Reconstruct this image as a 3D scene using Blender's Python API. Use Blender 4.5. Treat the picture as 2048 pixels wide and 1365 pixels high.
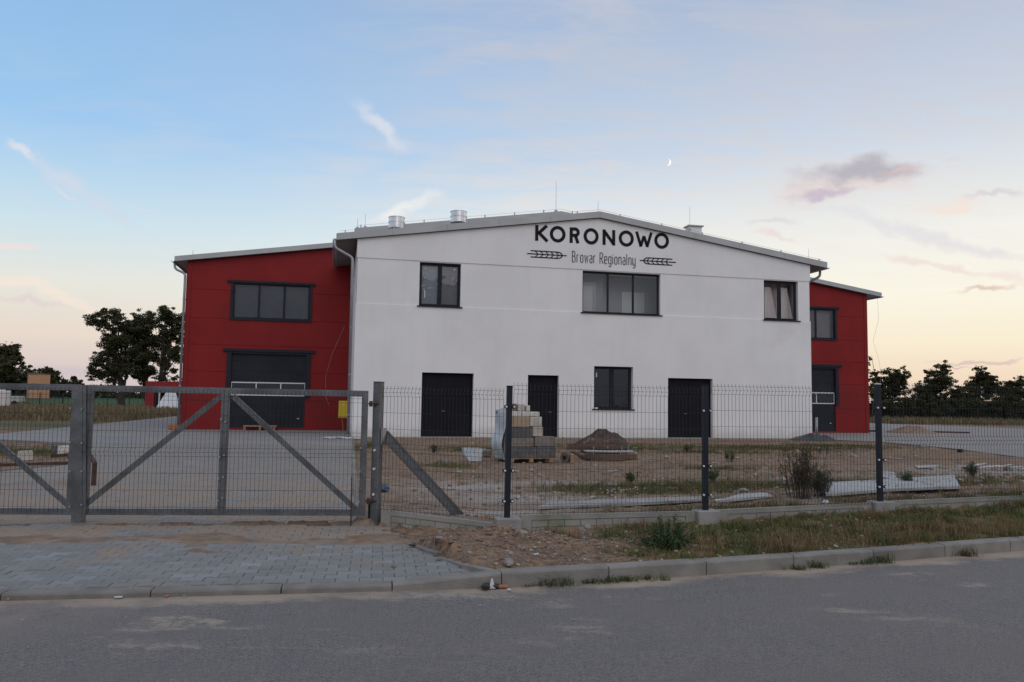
import bpy, math, random
from mathutils import Vector, Matrix, noise
random.seed(7)
S = bpy.context.scene
for o in list(bpy.data.objects): bpy.data.objects.remove(o)
COL = S.collection
R = math.radians
sin, cos, PI = math.sin, math.cos, math.pi

# ------------------------------------------------------------------ camera
FPX, PITCH, ROLL, EYE = 1566.3, 0.0744, 0.0146, 1.6
_cp, _sp, _cr, _sr = cos(PITCH), sin(PITCH), cos(ROLL), sin(ROLL)
_X, _F, _U = Vector((1, 0, 0)), Vector((0, _cp, _sp)), Vector((0, -_sp, _cp))
CX, CU = _cr*_X + _sr*_U, -_sr*_X + _cr*_U
cam = bpy.data.cameras.new('camera'); cob = bpy.data.objects.new('camera', cam); COL.objects.link(cob)
cam.sensor_width = 36; cam.lens = FPX/2048*36; cam.clip_start = .1; cam.clip_end = 9000
m = Matrix((( CX.x, CU.x, -_F.x, 0), (CX.y, CU.y, -_F.y, 0), (CX.z, CU.z, -_F.z, EYE), (0, 0, 0, 1)))
cob.matrix_world = m
S.camera = cob

# ------------------------------------------------------------------ node helpers
class NT:
    def __init__(s, tree):
        s.t = tree; s.n = tree.nodes; s.l = tree.links
    def new(s, ty, **kw):
        n = s.n.new(ty)
        for k, v in kw.items(): setattr(n, k, v)
        return n
    def put(s, sock, v):
        if v is None: return
        if isinstance(v, bpy.types.NodeSocket): s.l.new(v, sock)
        else:
            if isinstance(v, (tuple, list)) and len(v) == 3 and sock.type == 'RGBA': v = tuple(v)+(1,)
            sock.default_value = v
    def m(s, op, a, b=None, c=None, clamp=False):
        n = s.new('ShaderNodeMath', operation=op, use_clamp=clamp)
        for i, v in enumerate((a, b, c)): s.put(n.inputs[i], v) if v is not None else None
        return n.outputs[0]
    def v(s, op, a, b=None, sc=None):
        n = s.new('ShaderNodeVectorMath', operation=op)
        s.put(n.inputs[0], a)
        if b is not None: s.put(n.inputs[1], b)
        if sc is not None: s.put(n.inputs['Scale'], sc)
        return n.outputs['Value'] if op in ('DOT_PRODUCT', 'LENGTH') else n.outputs[0]
    def mix(s, f, a, b, mode='MIX'):
        n = s.new('ShaderNodeMix', data_type='RGBA', blend_type=mode)
        n.clamp_factor = True
        s.put(n.inputs[0], f); s.put(n.inputs[6], a); s.put(n.inputs[7], b)
        return n.outputs[2]
    def rng(s, v, a, b, c=0, d=1, smooth=True):
        n = s.new('ShaderNodeMapRange'); n.interpolation_type = 'SMOOTHSTEP' if smooth else 'LINEAR'
        for i, q in enumerate((v, a, b, c, d)): s.put(n.inputs[i], q)
        return n.outputs[0]
    def noise(s, vec, scale, det=4, rough=.55, col=False, dist=0):
        n = s.new('ShaderNodeTexNoise'); s.put(n.inputs['Vector'], vec)
        n.inputs['Scale'].default_value = scale; n.inputs['Detail'].default_value = det
        n.inputs['Roughness'].default_value = rough; n.inputs['Distortion'].default_value = dist
        return n.outputs[1 if col else 0]
    def ramp(s, f, stops, ease=False):
        n = s.new('ShaderNodeValToRGB'); cr = n.color_ramp
        if ease: cr.interpolation = 'EASE'
        while len(cr.elements) < len(stops): cr.elements.new(.5)
        for e, (p, c) in zip(cr.elements, stops):
            e.position = p; e.color = tuple(c)+(1,)
        s.put(n.inputs[0], f)
        return n.outputs[0]
    def xyz(s, v):
        n = s.new('ShaderNodeSeparateXYZ'); s.put(n.inputs[0], v); return n.outputs
    def comb(s, x, y, z):
        n = s.new('ShaderNodeCombineXYZ')
        for i, q in enumerate((x, y, z)): s.put(n.inputs[i], q)
        return n.outputs[0]

def lin(r, g, b):
    f = lambda c: (c/255)/12.92 if c/255 <= .04045 else ((c/255+.055)/1.055)**2.4
    return (f(r), f(g), f(b))

# ------------------------------------------------------------------ sky
W = bpy.data.worlds.new('World'); S.world = W; W.use_nodes = True
t = NT(W.node_tree); t.n.clear()
tc = t.new('ShaderNodeTexCoord')
D = t.v('NORMALIZE', tc.outputs['Generated'])
dx, dy, dz = t.xyz(D)
hl = t.m('SQRT', t.m('ADD', t.m('MULTIPLY', dx, dx), t.m('ADD', t.m('MULTIPLY', dy, dy), 1e-4)))
# azimuth factor towards the afterglow, which lies beyond the right end of the building
az = t.m('DIVIDE', t.m('ADD', t.m('MULTIPLY', dx, .88), t.m('MULTIPLY', dy, .47)), hl)
azf = t.rng(az, -.15, .95)
el = t.m('DIVIDE', dz, 1, clamp=True)
Lr = [(0, lin(204,194,196)), (.03, lin(218,203,199)), (.065, lin(232,217,204)), (.125, lin(230,230,222)), (.19, lin(204,226,236)),
      (.30, lin(156,200,240)), (.45, lin(142,184,228)), (.62, lin(154,182,216)), (1, lin(184,189,206))]
Rr = [(0, lin(232,206,190)), (.03, lin(243,220,194)), (.07, lin(250,237,210)), (.13, lin(252,247,230)), (.20, lin(243,242,236)),
      (.30, lin(208,217,230)), (.45, lin(178,190,212)), (.62, lin(172,183,204)), (1, lin(184,189,206))]
# the eastern half, away from the afterglow: greyer, thinly veiled dusk sky
Er = [(0, lin(150,156,174)), (.06, lin(166,170,186)), (.15, lin(186,190,202)), (.35, lin(208,208,212)), (.62, lin(206,206,212)), (1, lin(184,189,206))]
back = t.rng(dy, .25, -.55)
skyc = t.mix(back, t.mix(azf, t.ramp(el, Lr), t.ramp(el, Rr)), t.ramp(el, Er))
# high rippled veil on a flat cloud sheet
pl = t.m('ADD', t.m('MAXIMUM', dz, 0), .10)
pu, pv = t.m('DIVIDE', dx, pl), t.m('DIVIDE', dy, pl)
P2 = t.comb(pu, pv, 0)
rip = t.noise(t.v('MULTIPLY', P2, (2.2, 5.5, 1)), 1.6, 5, .62, dist=.6)
big = t.noise(P2, .55, 3, .5)
veil = t.m('MULTIPLY', t.rng(rip, .34, .72), t.rng(t.m('ADD', big, t.m('MULTIPLY', azf, .36)), .46, .80))
veil = t.m('MULTIPLY', veil, t.rng(dz, .06, .26))
skyc = t.mix(t.m('MULTIPLY', veil, .78), skyc, t.mix(t.rng(dz, .16, .4), lin(242,236,228), lin(196,200,212)))
# single clouds, placed by direction (tangent of bearing, tangent of elevation)
sy = t.m('MAXIMUM', dy, .02)
U, V = t.m('DIVIDE', dx, sy), t.m('DIVIDE', dz, sy)
fwd = t.rng(dy, .05, .2)
UVv = t.comb(U, V, 0)
warp = t.v('SUBTRACT', t.noise(UVv, 11, 4, .6, col=True), (.5, .5, .5))
softn = t.noise(t.v('MULTIPLY', UVv, (12, 26, 1)), 1.0, 4, .62)
UVw = t.v('ADD', UVv, t.v('SCALE', warp, None, .055))
def uv(px, py):
    d = _F + CX*(px-1024)/FPX - CU*(py-682.5)/FPX
    return d.x/d.y, d.z/d.y
def cloud(px, py, rx, ry, ang, col, strength, soft=.9, fine=26):
    global skyc
    cu, cv = uv(px, py); a = R(ang)
    q = t.v('SUBTRACT', UVw, (cu, cv, 0)); qx, qy, _ = t.xyz(q)
    X = t.m('DIVIDE', t.m('ADD', t.m('MULTIPLY', qx, cos(a)), t.m('MULTIPLY', qy, sin(a))), rx/FPX)
    Y = t.m('DIVIDE', t.m('SUBTRACT', t.m('MULTIPLY', qy, cos(a)), t.m('MULTIPLY', qx, sin(a))), ry/FPX)
    r = t.m('SQRT', t.m('ADD', t.m('MULTIPLY', X, X), t.m('MULTIPLY', Y, Y)))
    f = t.rng(t.m('ADD', r, t.m('MULTIPLY', t.m('SUBTRACT', softn, .5), 1.5)), 1, 1-soft)
    f = t.m('MULTIPLY', t.m('MULTIPLY', f, strength), fwd)
    skyc = t.mix(f, skyc, col)
warm, pinkc, lav, wht = lin(248,206,184), lin(240,208,200), lin(158,162,188), lin(226,230,238)
cloud(772, 254, 120, 26, -38, lin(216,222,234), .9)
cloud(800, 418, 110, 22, 22, lin(238,238,238), .95)
cloud(150, 372, 190, 26, -32, lin(210,218,232), .8)
cloud(135, 392, 40, 6, -35, lin(236,222,224), .6)
cloud(42, 300, 50, 14, -40, lin(224,226,234), .8)
cloud(275, 412, 45, 7, -12, lin(216,222,232), .55)
cloud(60, 405, 90, 8, -22, lin(206,220,234), .5)
cloud(30, 497, 60, 9, -12, lin(240,224,222), .7)
cloud(90, 590, 330, 18, -16, lin(248,232,216), .6)
cloud(60, 612, 120, 9, -4, lin(224,208,208), .6)
cloud(190, 742, 300, 16, 2, lin(200,190,200), .5)
cloud(1700, 364, 230, 52, 8, lin(232,216,212), .8)
cloud(1720, 346, 190, 36, 5, lin(180,178,188), .9, .9)
cloud(1800, 340, 70, 10, 12, lin(226,196,190), .6)
cloud(1655, 388, 95, 13, 5, lin(198,186,202), .85)
cloud(1540, 447, 70, 9, 8, lin(216,210,214), .5)
cloud(1545, 476, 62, 11, -4, lin(236,214,210), .7)
cloud(1200, 412, 60, 14, 0, lin(226,222,232), .6)
cloud(1985, 393, 80, 9, 4, lin(212,200,206), .6)
cloud(1920, 412, 110, 22, 4, lin(250,222,204), .55)
cloud(1966, 575, 80, 8, 6, lin(222,192,182), .8)
cloud(1860, 470, 330, 20, -14, lin(222,218,226), .6)
cloud(1900, 530, 260, 12, -12, lin(238,214,208), .55)
cloud(1960, 723, 150, 6, 3, lin(214,188,186), .75)
cloud(1900, 735, 60, 4, 2, lin(212,180,182), .8)
# below the horizon only a dim ground tone
skyc = t.mix(t.rng(dz, -.02, 0.0), lin(120,110,105), skyc)
bg = t.new('ShaderNodeBackground'); t.put(bg.inputs[0], skyc); bg.inputs[1].default_value = 1.0
wo = t.new('ShaderNodeOutputWorld'); t.l.new(bg.outputs[0], wo.inputs[0])

# added soft fill after sunset, from behind the camera, for the eastern sky's brightness
east_fill = bpy.data.lights.new('east_fill', 'SUN'); so = bpy.data.objects.new('east_fill', east_fill); COL.objects.link(so)
east_fill.energy = .62; east_fill.angle = R(70); east_fill.color = (1, .97, .97)
so.rotation_euler = Vector((.25, -.75, .75)).to_track_quat('Z', 'Y').to_euler()
S.view_settings.view_transform = 'Standard'; S.view_settings.look = 'None'
S.view_settings.exposure = 0; S.view_settings.gamma = 1; S.view_settings.use_curve_mapping = False
S.cycles.max_bounces = 4; S.cycles.diffuse_bounces = 3; S.cycles.glossy_bounces = 2; S.cycles.transparent_max_bounces = 8

# ------------------------------------------------------------------ materials
MATS = {}
def mat(name, c1, c2=None, scale=3, rough=.8, metal=0, bump=0, bscale=40, det=5, lo=.35, hi=.65, stretch=None,
        c3=None, s3=.6, spec=None, rnd=0, thr3=(.55, .7), bdist=.02):
    if name in MATS: return MATS[name]
    m = bpy.data.materials.new(name); m.use_nodes = True
    t = NT(m.node_tree); t.n.clear()
    out = t.new('ShaderNodeOutputMaterial'); b = t.new('ShaderNodeBsdfPrincipled'); t.l.new(b.outputs[0], out.inputs[0])
    g = t.new('ShaderNodeNewGeometry'); P = g.outputs['Position']
    if stretch: P = t.v('MULTIPLY', P, stretch)
    c = c1 + (1,)
    if c2: c = t.mix(t.rng(t.noise(P, scale, det), lo, hi), c1, c2)
    if c3: c = t.mix(t.rng(t.noise(P, s3, 5, .6), *thr3), c, c3)
    if rnd:
        oi = t.new('ShaderNodeObjectInfo')
        c = t.mix(1, c, t.ramp(oi.outputs['Random'], [(0, (1-rnd,)*3), (1, (1+rnd,)*3)]), 'MULTIPLY')
    t.put(b.inputs['Base Color'], c); b.inputs['Roughness'].default_value = rough; b.inputs['Metallic'].default_value = metal
    if spec is not None: b.inputs['Specular IOR Level'].default_value = spec
    if bump:
        bn = t.new('ShaderNodeBump'); bn.inputs['Strength'].default_value = bump; bn.inputs['Distance'].default_value = bdist
        t.put(bn.inputs['Height'], t.noise(P, bscale, 4, .6)); t.l.new(bn.outputs[0], b.inputs['Normal'])
    MATS[name] = m
    return m

white_plaster = mat('white_plaster', (.80,.797,.80), (.755,.752,.76), .55, .95, bump=.35, bscale=60, c3=(.70,.69,.685), s3=.35, thr3=(.58, .8), spec=.2)
def weather(m):
    t = NT(m.node_tree); b = [n for n in t.n if n.type == 'BSDF_PRINCIPLED'][0]; c = b.inputs['Base Color'].links[0].from_socket
    P = t.new('ShaderNodeNewGeometry').outputs['Position']; x, y, z = t.xyz(P)
    c = t.mix(t.m('MULTIPLY', t.rng(t.noise(t.v('MULTIPLY', P, (2.2,2.2,.16)), 1.4, 5, .65), .5, .75), .14), c, (.58,.575,.57))
    sp = t.rng(t.m('ADD', z, t.m('MULTIPLY', t.noise(P, 2.5, 5, .7), -.7)), .25, -.30)
    c = t.mix(t.m('MULTIPLY', sp, .55), c, (.46,.42,.38))
    t.put(b.inputs['Base Color'], c)
weather(white_plaster)
soffit_m = mat('soffit_wood', (.16,.13,.12), (.20,.17,.15), 2, .8)
red_panel = mat('red_panel', (.235,.014,.015), (.205,.012,.013), .7, .55, bump=.06, bscale=2, spec=.2)
red_dark = mat('red_side', (.21,.013,.014), (.19,.012,.013), .7, .55, spec=.35)
anthracite = mat('anthracite', (.017,.019,.027), (.022,.025,.033), 1.2, .55, spec=.18)
anth_door = mat('anthracite_door', (.0085,.009,.013), (.012,.012,.017), 1.4, .6, spec=.14)
zinc = mat('zinc', (.36,.37,.40), (.30,.31,.34), 1.3, .45, .6)
fascia_m = mat('fascia_metal', (.42,.43,.44), (.37,.38,.39), .8, .5, .15)
roof_m = mat('roof_sheet', (.30,.31,.33), (.25,.26,.28), .5, .5, .3)
steel_bright = mat('stainless', (.70,.70,.71), (.60,.60,.62), 4, .22, 1)
alu_white = mat('white_aluminium', (.62,.64,.66), None, 1, .5)
black_paint = mat('black_paint', (.012,.012,.014), None, 1, .7, spec=.2)
concrete = mat('concrete', (.30,.29,.275), (.24,.235,.225), 3, .92, bump=.5, bscale=70, c3=(.20,.19,.16), s3=1.1, rnd=.10)
concrete_kerb = mat('kerb_concrete', (.235,.222,.205), (.18,.17,.158), 4, .92, bump=.5, bscale=80, c3=(.17,.16,.14), s3=1.6, rnd=.12)
plinth_m = mat('plinth_concrete', (.30,.295,.27), (.24,.235,.215), 3, .92, bump=.4, bscale=90, c3=(.17,.185,.12), s3=.9, thr3=(.52, .66), rnd=.06)
wire_m = mat('fence_wire', (.024,.027,.032), None, 1, .55, spec=.25)
post_m = mat('fence_post', (.013,.017,.027), (.017,.021,.031), 3, .5, spec=.25)
rust = mat('rust', (.10,.045,.03), (.05,.025,.02), 8, .9, bump=.5, bscale=60)
wood = mat('wood', (.34,.22,.14), (.25,.16,.10), 8, .9, stretch=(1,1,8), bump=.3)
wood_orange = mat('orange_wood', (.40,.14,.05), (.30,.10,.04), 6, .9)
black_foil = mat('black_foil', (.018,.02,.026), (.035,.037,.045), 4, .4, bump=.8, bscale=10, bdist=.05)
white_plastic = mat('white_plastic', (.56,.57,.60), (.42,.44,.48), 6, .5, bump=.4, bscale=20)
blue_foil = mat('blue_film', (.40,.47,.52), (.52,.55,.57), 4, .35, bump=.6, bscale=12, bdist=.03)
yellow_m = mat('yellow_plastic', (.66,.50,.03), (.58,.43,.03), 3, .5)
earth = mat('mound_earth', (.095,.06,.045), (.045,.033,.027), 5, 1, bump=.9, bscale=14, bdist=.05, c3=(.19,.14,.105), s3=3)

def galv():
    m = bpy.data.materials.new('galvanised'); m.use_nodes = True
    t = NT(m.node_tree); b = t.n['Principled BSDF']
    g = t.new('ShaderNodeNewGeometry')
    v = t.new('ShaderNodeTexVoronoi'); v.inputs['Scale'].default_value = 90; t.l.new(g.outputs['Position'], v.inputs['Vector'])
    n = t.noise(g.outputs['Position'], 3.5, 4)
    c = t.mix(t.xyz(v.outputs['Color'])[0], (.125,.13,.137), (.19,.198,.206))
    c = t.mix(t.rng(n, .4, .7), c, (.10,.106,.112))
    t.put(b.inputs['Base Color'], c); b.inputs['Metallic'].default_value = .5
    t.put(b.inputs['Roughness'], t.rng(t.xyz(v.outputs['Color'])[1], 0, 1, .32, .55))
    return m
galvanised = galv()

def paver_mat():
    m = bpy.data.materials.new('paver_concrete'); m.use_nodes = True
    t = NT(m.node_tree); b = t.n['Principled BSDF']
    g = t.new('ShaderNodeNewGeometry'); P = g.outputs['Position']
    px, py, pz = t.xyz(P)
    at = t.new('ShaderNodeAttribute'); at.attribute_name = 'tone'
    oi = t.new('ShaderNodeObjectInfo')
    tone = t.m('FRACT', t.m('ADD', at.outputs['Fac'], t.m('MULTIPLY', oi.outputs['Random'], 1)))
    c = t.ramp(tone, [(0, (.165,.17,.17)), (.45, (.195,.20,.198)), (.75, (.21,.214,.215)), (.93, (.225,.227,.24)), (1, (.27,.268,.28))])
    c = t.mix(t.m('MULTIPLY', t.rng(t.noise(P, 1.3, 5), .4, .65), .5), c, (.165,.17,.165))
    c = t.mix(t.m('MULTIPLY', t.rng(t.noise(P, 160, 2), .45, .7), .35), c, (.26,.26,.26))
    # sand trodden over the upper part of the apron and the drive
    sandn = t.noise(P, 1.1, 6, .65)
    zone = t.rng(py, 7.4, 9.0)
    f = t.rng(t.m('ADD', sandn, t.m('MULTIPLY', zone, .22)), .56, .76)
    far = t.rng(py, 11, 20)
    f = t.m('MULTIPLY', f, t.m('SUBTRACT', 1, t.m('MULTIPLY', far, .6)))
    c = t.mix(t.m('MULTIPLY', f, .85), c, (.27,.205,.15))
    t.put(b.inputs['Base Color'], c); b.inputs['Roughness'].default_value = .9
    bn = t.new('ShaderNodeBump'); bn.inputs['Strength'].default_value = .4; bn.inputs['Distance'].default_value = .004
    t.put(bn.inputs['Height'], t.noise(P, 120, 3)); t.l.new(bn.outputs[0], b.inputs['Normal'])
    return m
paver_m = paver_mat()

def asphalt_mat():
    m = bpy.data.materials.new('asphalt'); m.use_nodes = True
    t = NT(m.node_tree); b = t.n['Principled BSDF']
    g = t.new('ShaderNodeNewGeometry'); P = g.outputs['Position']
    px, py, pz = t.xyz(P)
    # distance in front of the kerb line, drawn along its bearing
    ed = t.new('ShaderNodeAttribute'); ed.attribute_name = 'edge'
    c = t.mix(t.rng(t.noise(P, 75, 4, .8), .38, .62), (.066,.060,.058), (.185,.172,.165))
    c = t.mix(t.m('MULTIPLY', t.rng(t.noise(P, 38, 3, .8), .5, .68), .4), c, (.30,.28,.26))
    c = t.mix(t.m('MULTIPLY', t.rng(t.noise(P, 24, 4, .8), .52, .7), .5), c, (.085,.08,.078))
    c = t.mix(t.m('MULTIPLY', t.rng(t.noise(P, 420, 2), .60, .68), .7), c, (.42,.41,.40))
    c = t.mix(t.m('MULTIPLY', t.rng(t.noise(P, .9, 5), .35, .7), .45), c, (.15,.134,.124))
    c = t.mix(t.m('MULTIPLY', t.rng(t.noise(P, 2.7, 5), .5, .75), .35), c, (.11,.104,.108))
    str_ = t.v('ADD', t.v('MULTIPLY', P, (.62, 1.9, 1)), t.v('SCALE', t.noise(P, 2.2, 4, col=True), None, .35))
    s1 = t.m('MULTIPLY', t.rng(t.noise(str_, 1.25, 7, .66), .55, .67), t.rng(t.noise(P, 9, 5, .75), .38, .56))
    band = t.rng(ed.outputs['Fac'], 3.2, .5)
    c = t.mix(t.m('MULTIPLY', t.m('MULTIPLY', s1, band), .8), c, (.36,.30,.245))
    fine = t.rng(t.m('ADD', ed.outputs['Fac'], t.m('MULTIPLY', t.m('SUBTRACT', t.noise(t.v('MULTIPLY', P, (.6,1,1)), 2.0, 6, .65), .5), 1.1)), .34, .06)
    c = t.mix(t.m('MULTIPLY', fine, .85), c, (.36,.29,.225))
    left = t.m('MULTIPLY', t.rng(t.m('ADD', px, t.m('MULTIPLY', t.noise(P, 1.5, 4), 1.6)), -1.2, -3.4), t.rng(ed.outputs['Fac'], 1.5, .4))
    c = t.mix(t.m('MULTIPLY', t.m('MULTIPLY', left, t.rng(t.noise(P, 3.5, 6, .7), .3, .6)), .6), c, (.26,.205,.17))
    t.put(b.inputs['Base Color'], c); b.inputs['Roughness'].default_value = .85
    bn = t.new('ShaderNodeBump'); bn.inputs['Strength'].default_value = .7; bn.inputs['Distance'].default_value = .006
    t.put(bn.inputs['Height'], t.noise(P, 150, 3, .7)); t.l.new(bn.outputs[0], b.inputs['Normal'])
    return m

def ground_mat():
    m = bpy.data.materials.new('soil_and_turf'); m.use_nodes = True
    t = NT(m.node_tree); b = t.n['Principled BSDF']
    g = t.new('ShaderNodeNewGeometry'); P = g.outputs['Position']
    def A(n):
        a = t.new('ShaderNodeAttribute'); a.attribute_name = n; return a.outputs['Fac']
    c = t.mix(t.rng(t.noise(P, 1.1, 6, .65), .35, .65), (.24,.172,.13), (.165,.122,.095))
    c = t.mix(t.m('MULTIPLY', t.rng(t.noise(P, 4.5, 6, .75), .46, .58), .85), c, (.32,.215,.135))
    c = t.mix(t.m('MULTIPLY', t.rng(t.noise(P, .65, 6, .7), .56, .68), .75), c, (.32,.275,.245))
    c = t.mix(t.m('MULTIPLY', t.rng(t.noise(P, 16, 5, .8), .50, .60), .65), c, (.09,.068,.052))
    c = t.mix(t.m('MULTIPLY', t.rng(t.noise(P, 60, 2, .7), .66, .72), .6), c, (.40,.36,.33))
    pale = t.m('MULTIPLY', A('pale'), t.rng(t.noise(P, 2.0, 6, .7), .36, .5))
    c = t.mix(pale, c, (.36,.32,.29))
    gr = t.rng(t.m('ADD', t.m('MULTIPLY', A('grass'), .75), t.m('SUBTRACT', t.noise(P, 2.2, 6, .7), .5)), .22, .50)
    gc = t.mix(t.rng(t.noise(P, 3, 5, .6), .38, .62), (.085,.095,.038), (.19,.125,.07))
    c = t.mix(gr, c, gc)
    fld = t.mix(t.rng(t.noise(t.v('MULTIPLY', P, (1,.35,1)), .9, 6, .7), .3, .7), (.17,.12,.07), (.10,.085,.045))
    c = t.mix(A('field'), c, fld)
    c = t.mix(A('green'), c, t.mix(t.rng(t.noise(P, .1, 4), .3, .7), (.045,.085,.04), (.055,.095,.042)))
    t.put(b.inputs['Base Color'], c); b.inputs['Roughness'].default_value = 1; b.inputs['Specular IOR Level'].default_value = .1
    bn = t.new('ShaderNodeBump'); bn.inputs['Strength'].default_value = .9; bn.inputs['Distance'].default_value = .035
    t.put(bn.inputs['Height'], t.m('ADD', t.noise(P, 9, 6, .7), t.m('MULTIPLY', t.noise(P, 45, 4, .7), .5))); t.l.new(bn.outputs[0], b.inputs['Normal'])
    return m

def leaf_mat(name, a, b_, c_=None):
    m = bpy.data.materials.new(name); m.use_nodes = True
    t = NT(m.node_tree); b = t.n['Principled BSDF']
    at = t.new('ShaderNodeAttribute'); at.attribute_name = 'tone'
    stops = [(0, a), (1, b_)] if not c_ else [(0, a), (.55, b_), (1, c_)]
    t.put(b.inputs['Base Color'], t.ramp(at.outputs['Fac'], stops)); b.inputs['Roughness'].default_value = .75
    b.inputs['Specular IOR Level'].default_value = .25
    return m
leaf_dark = leaf_mat('leaf_dark', (.016,.022,.010), (.04,.046,.018), (.085,.08,.032))
leaf_olive = leaf_mat('leaf_olive', (.028,.032,.012), (.075,.07,.028))
bush_leaf = leaf_mat('bush_leaf', (.03,.055,.022), (.075,.11,.045))
grass_m = leaf_mat('grass_blade', (.035,.06,.02), (.095,.12,.038), (.20,.17,.07))
dry_m = leaf_mat('dry_grass_blade', (.075,.08,.03), (.16,.098,.05), (.27,.185,.105))
meadow_m = leaf_mat('meadow_blade', (.06,.075,.03), (.16,.12,.065), (.26,.20,.125))
weed_m = leaf_mat('weed_stem', (.05,.05,.028), (.13,.085,.055))
bark = mat('bark', (.045,.036,.028), (.03,.025,.02), 3, 1)

def glass_mat():
    m = bpy.data.materials.new('window_glass'); m.use_nodes = True
    t = NT(m.node_tree); t.n.clear()
    out = t.new('ShaderNodeOutputMaterial'); tr = t.new('ShaderNodeBsdfTransparent'); gl = t.new('ShaderNodeBsdfGlossy')
    tr.inputs[0].default_value = (.95,.97,.98,1); gl.inputs['Roughness'].default_value = .02
    bn = t.new('ShaderNodeBump'); bn.inputs['Strength'].default_value = .25; bn.inputs['Distance'].default_value = .02
    t.put(bn.inputs['Height'], t.noise(t.new('ShaderNodeNewGeometry').outputs['Position'], 1.3, 2)); t.l.new(bn.outputs[0], gl.inputs['Normal'])
    fr = t.new('ShaderNodeFresnel'); fr.inputs[0].default_value = 1.5
    mx = t.new('ShaderNodeMixShader'); t.put(mx.inputs[0], t.m('MULTIPLY', fr.outputs[0], 2.3, clamp=True))
    t.l.new(tr.outputs[0], mx.inputs[1]); t.l.new(gl.outputs[0], mx.inputs[2]); t.l.new(mx.outputs[0], out.inputs[0])
    return m
glass = glass_mat()
room_white = mat('room_plaster', (.90,.90,.89), None, 1, .9)
room_dark = mat('dark_interior', (.10,.10,.11), None, 1, .9)

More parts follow.
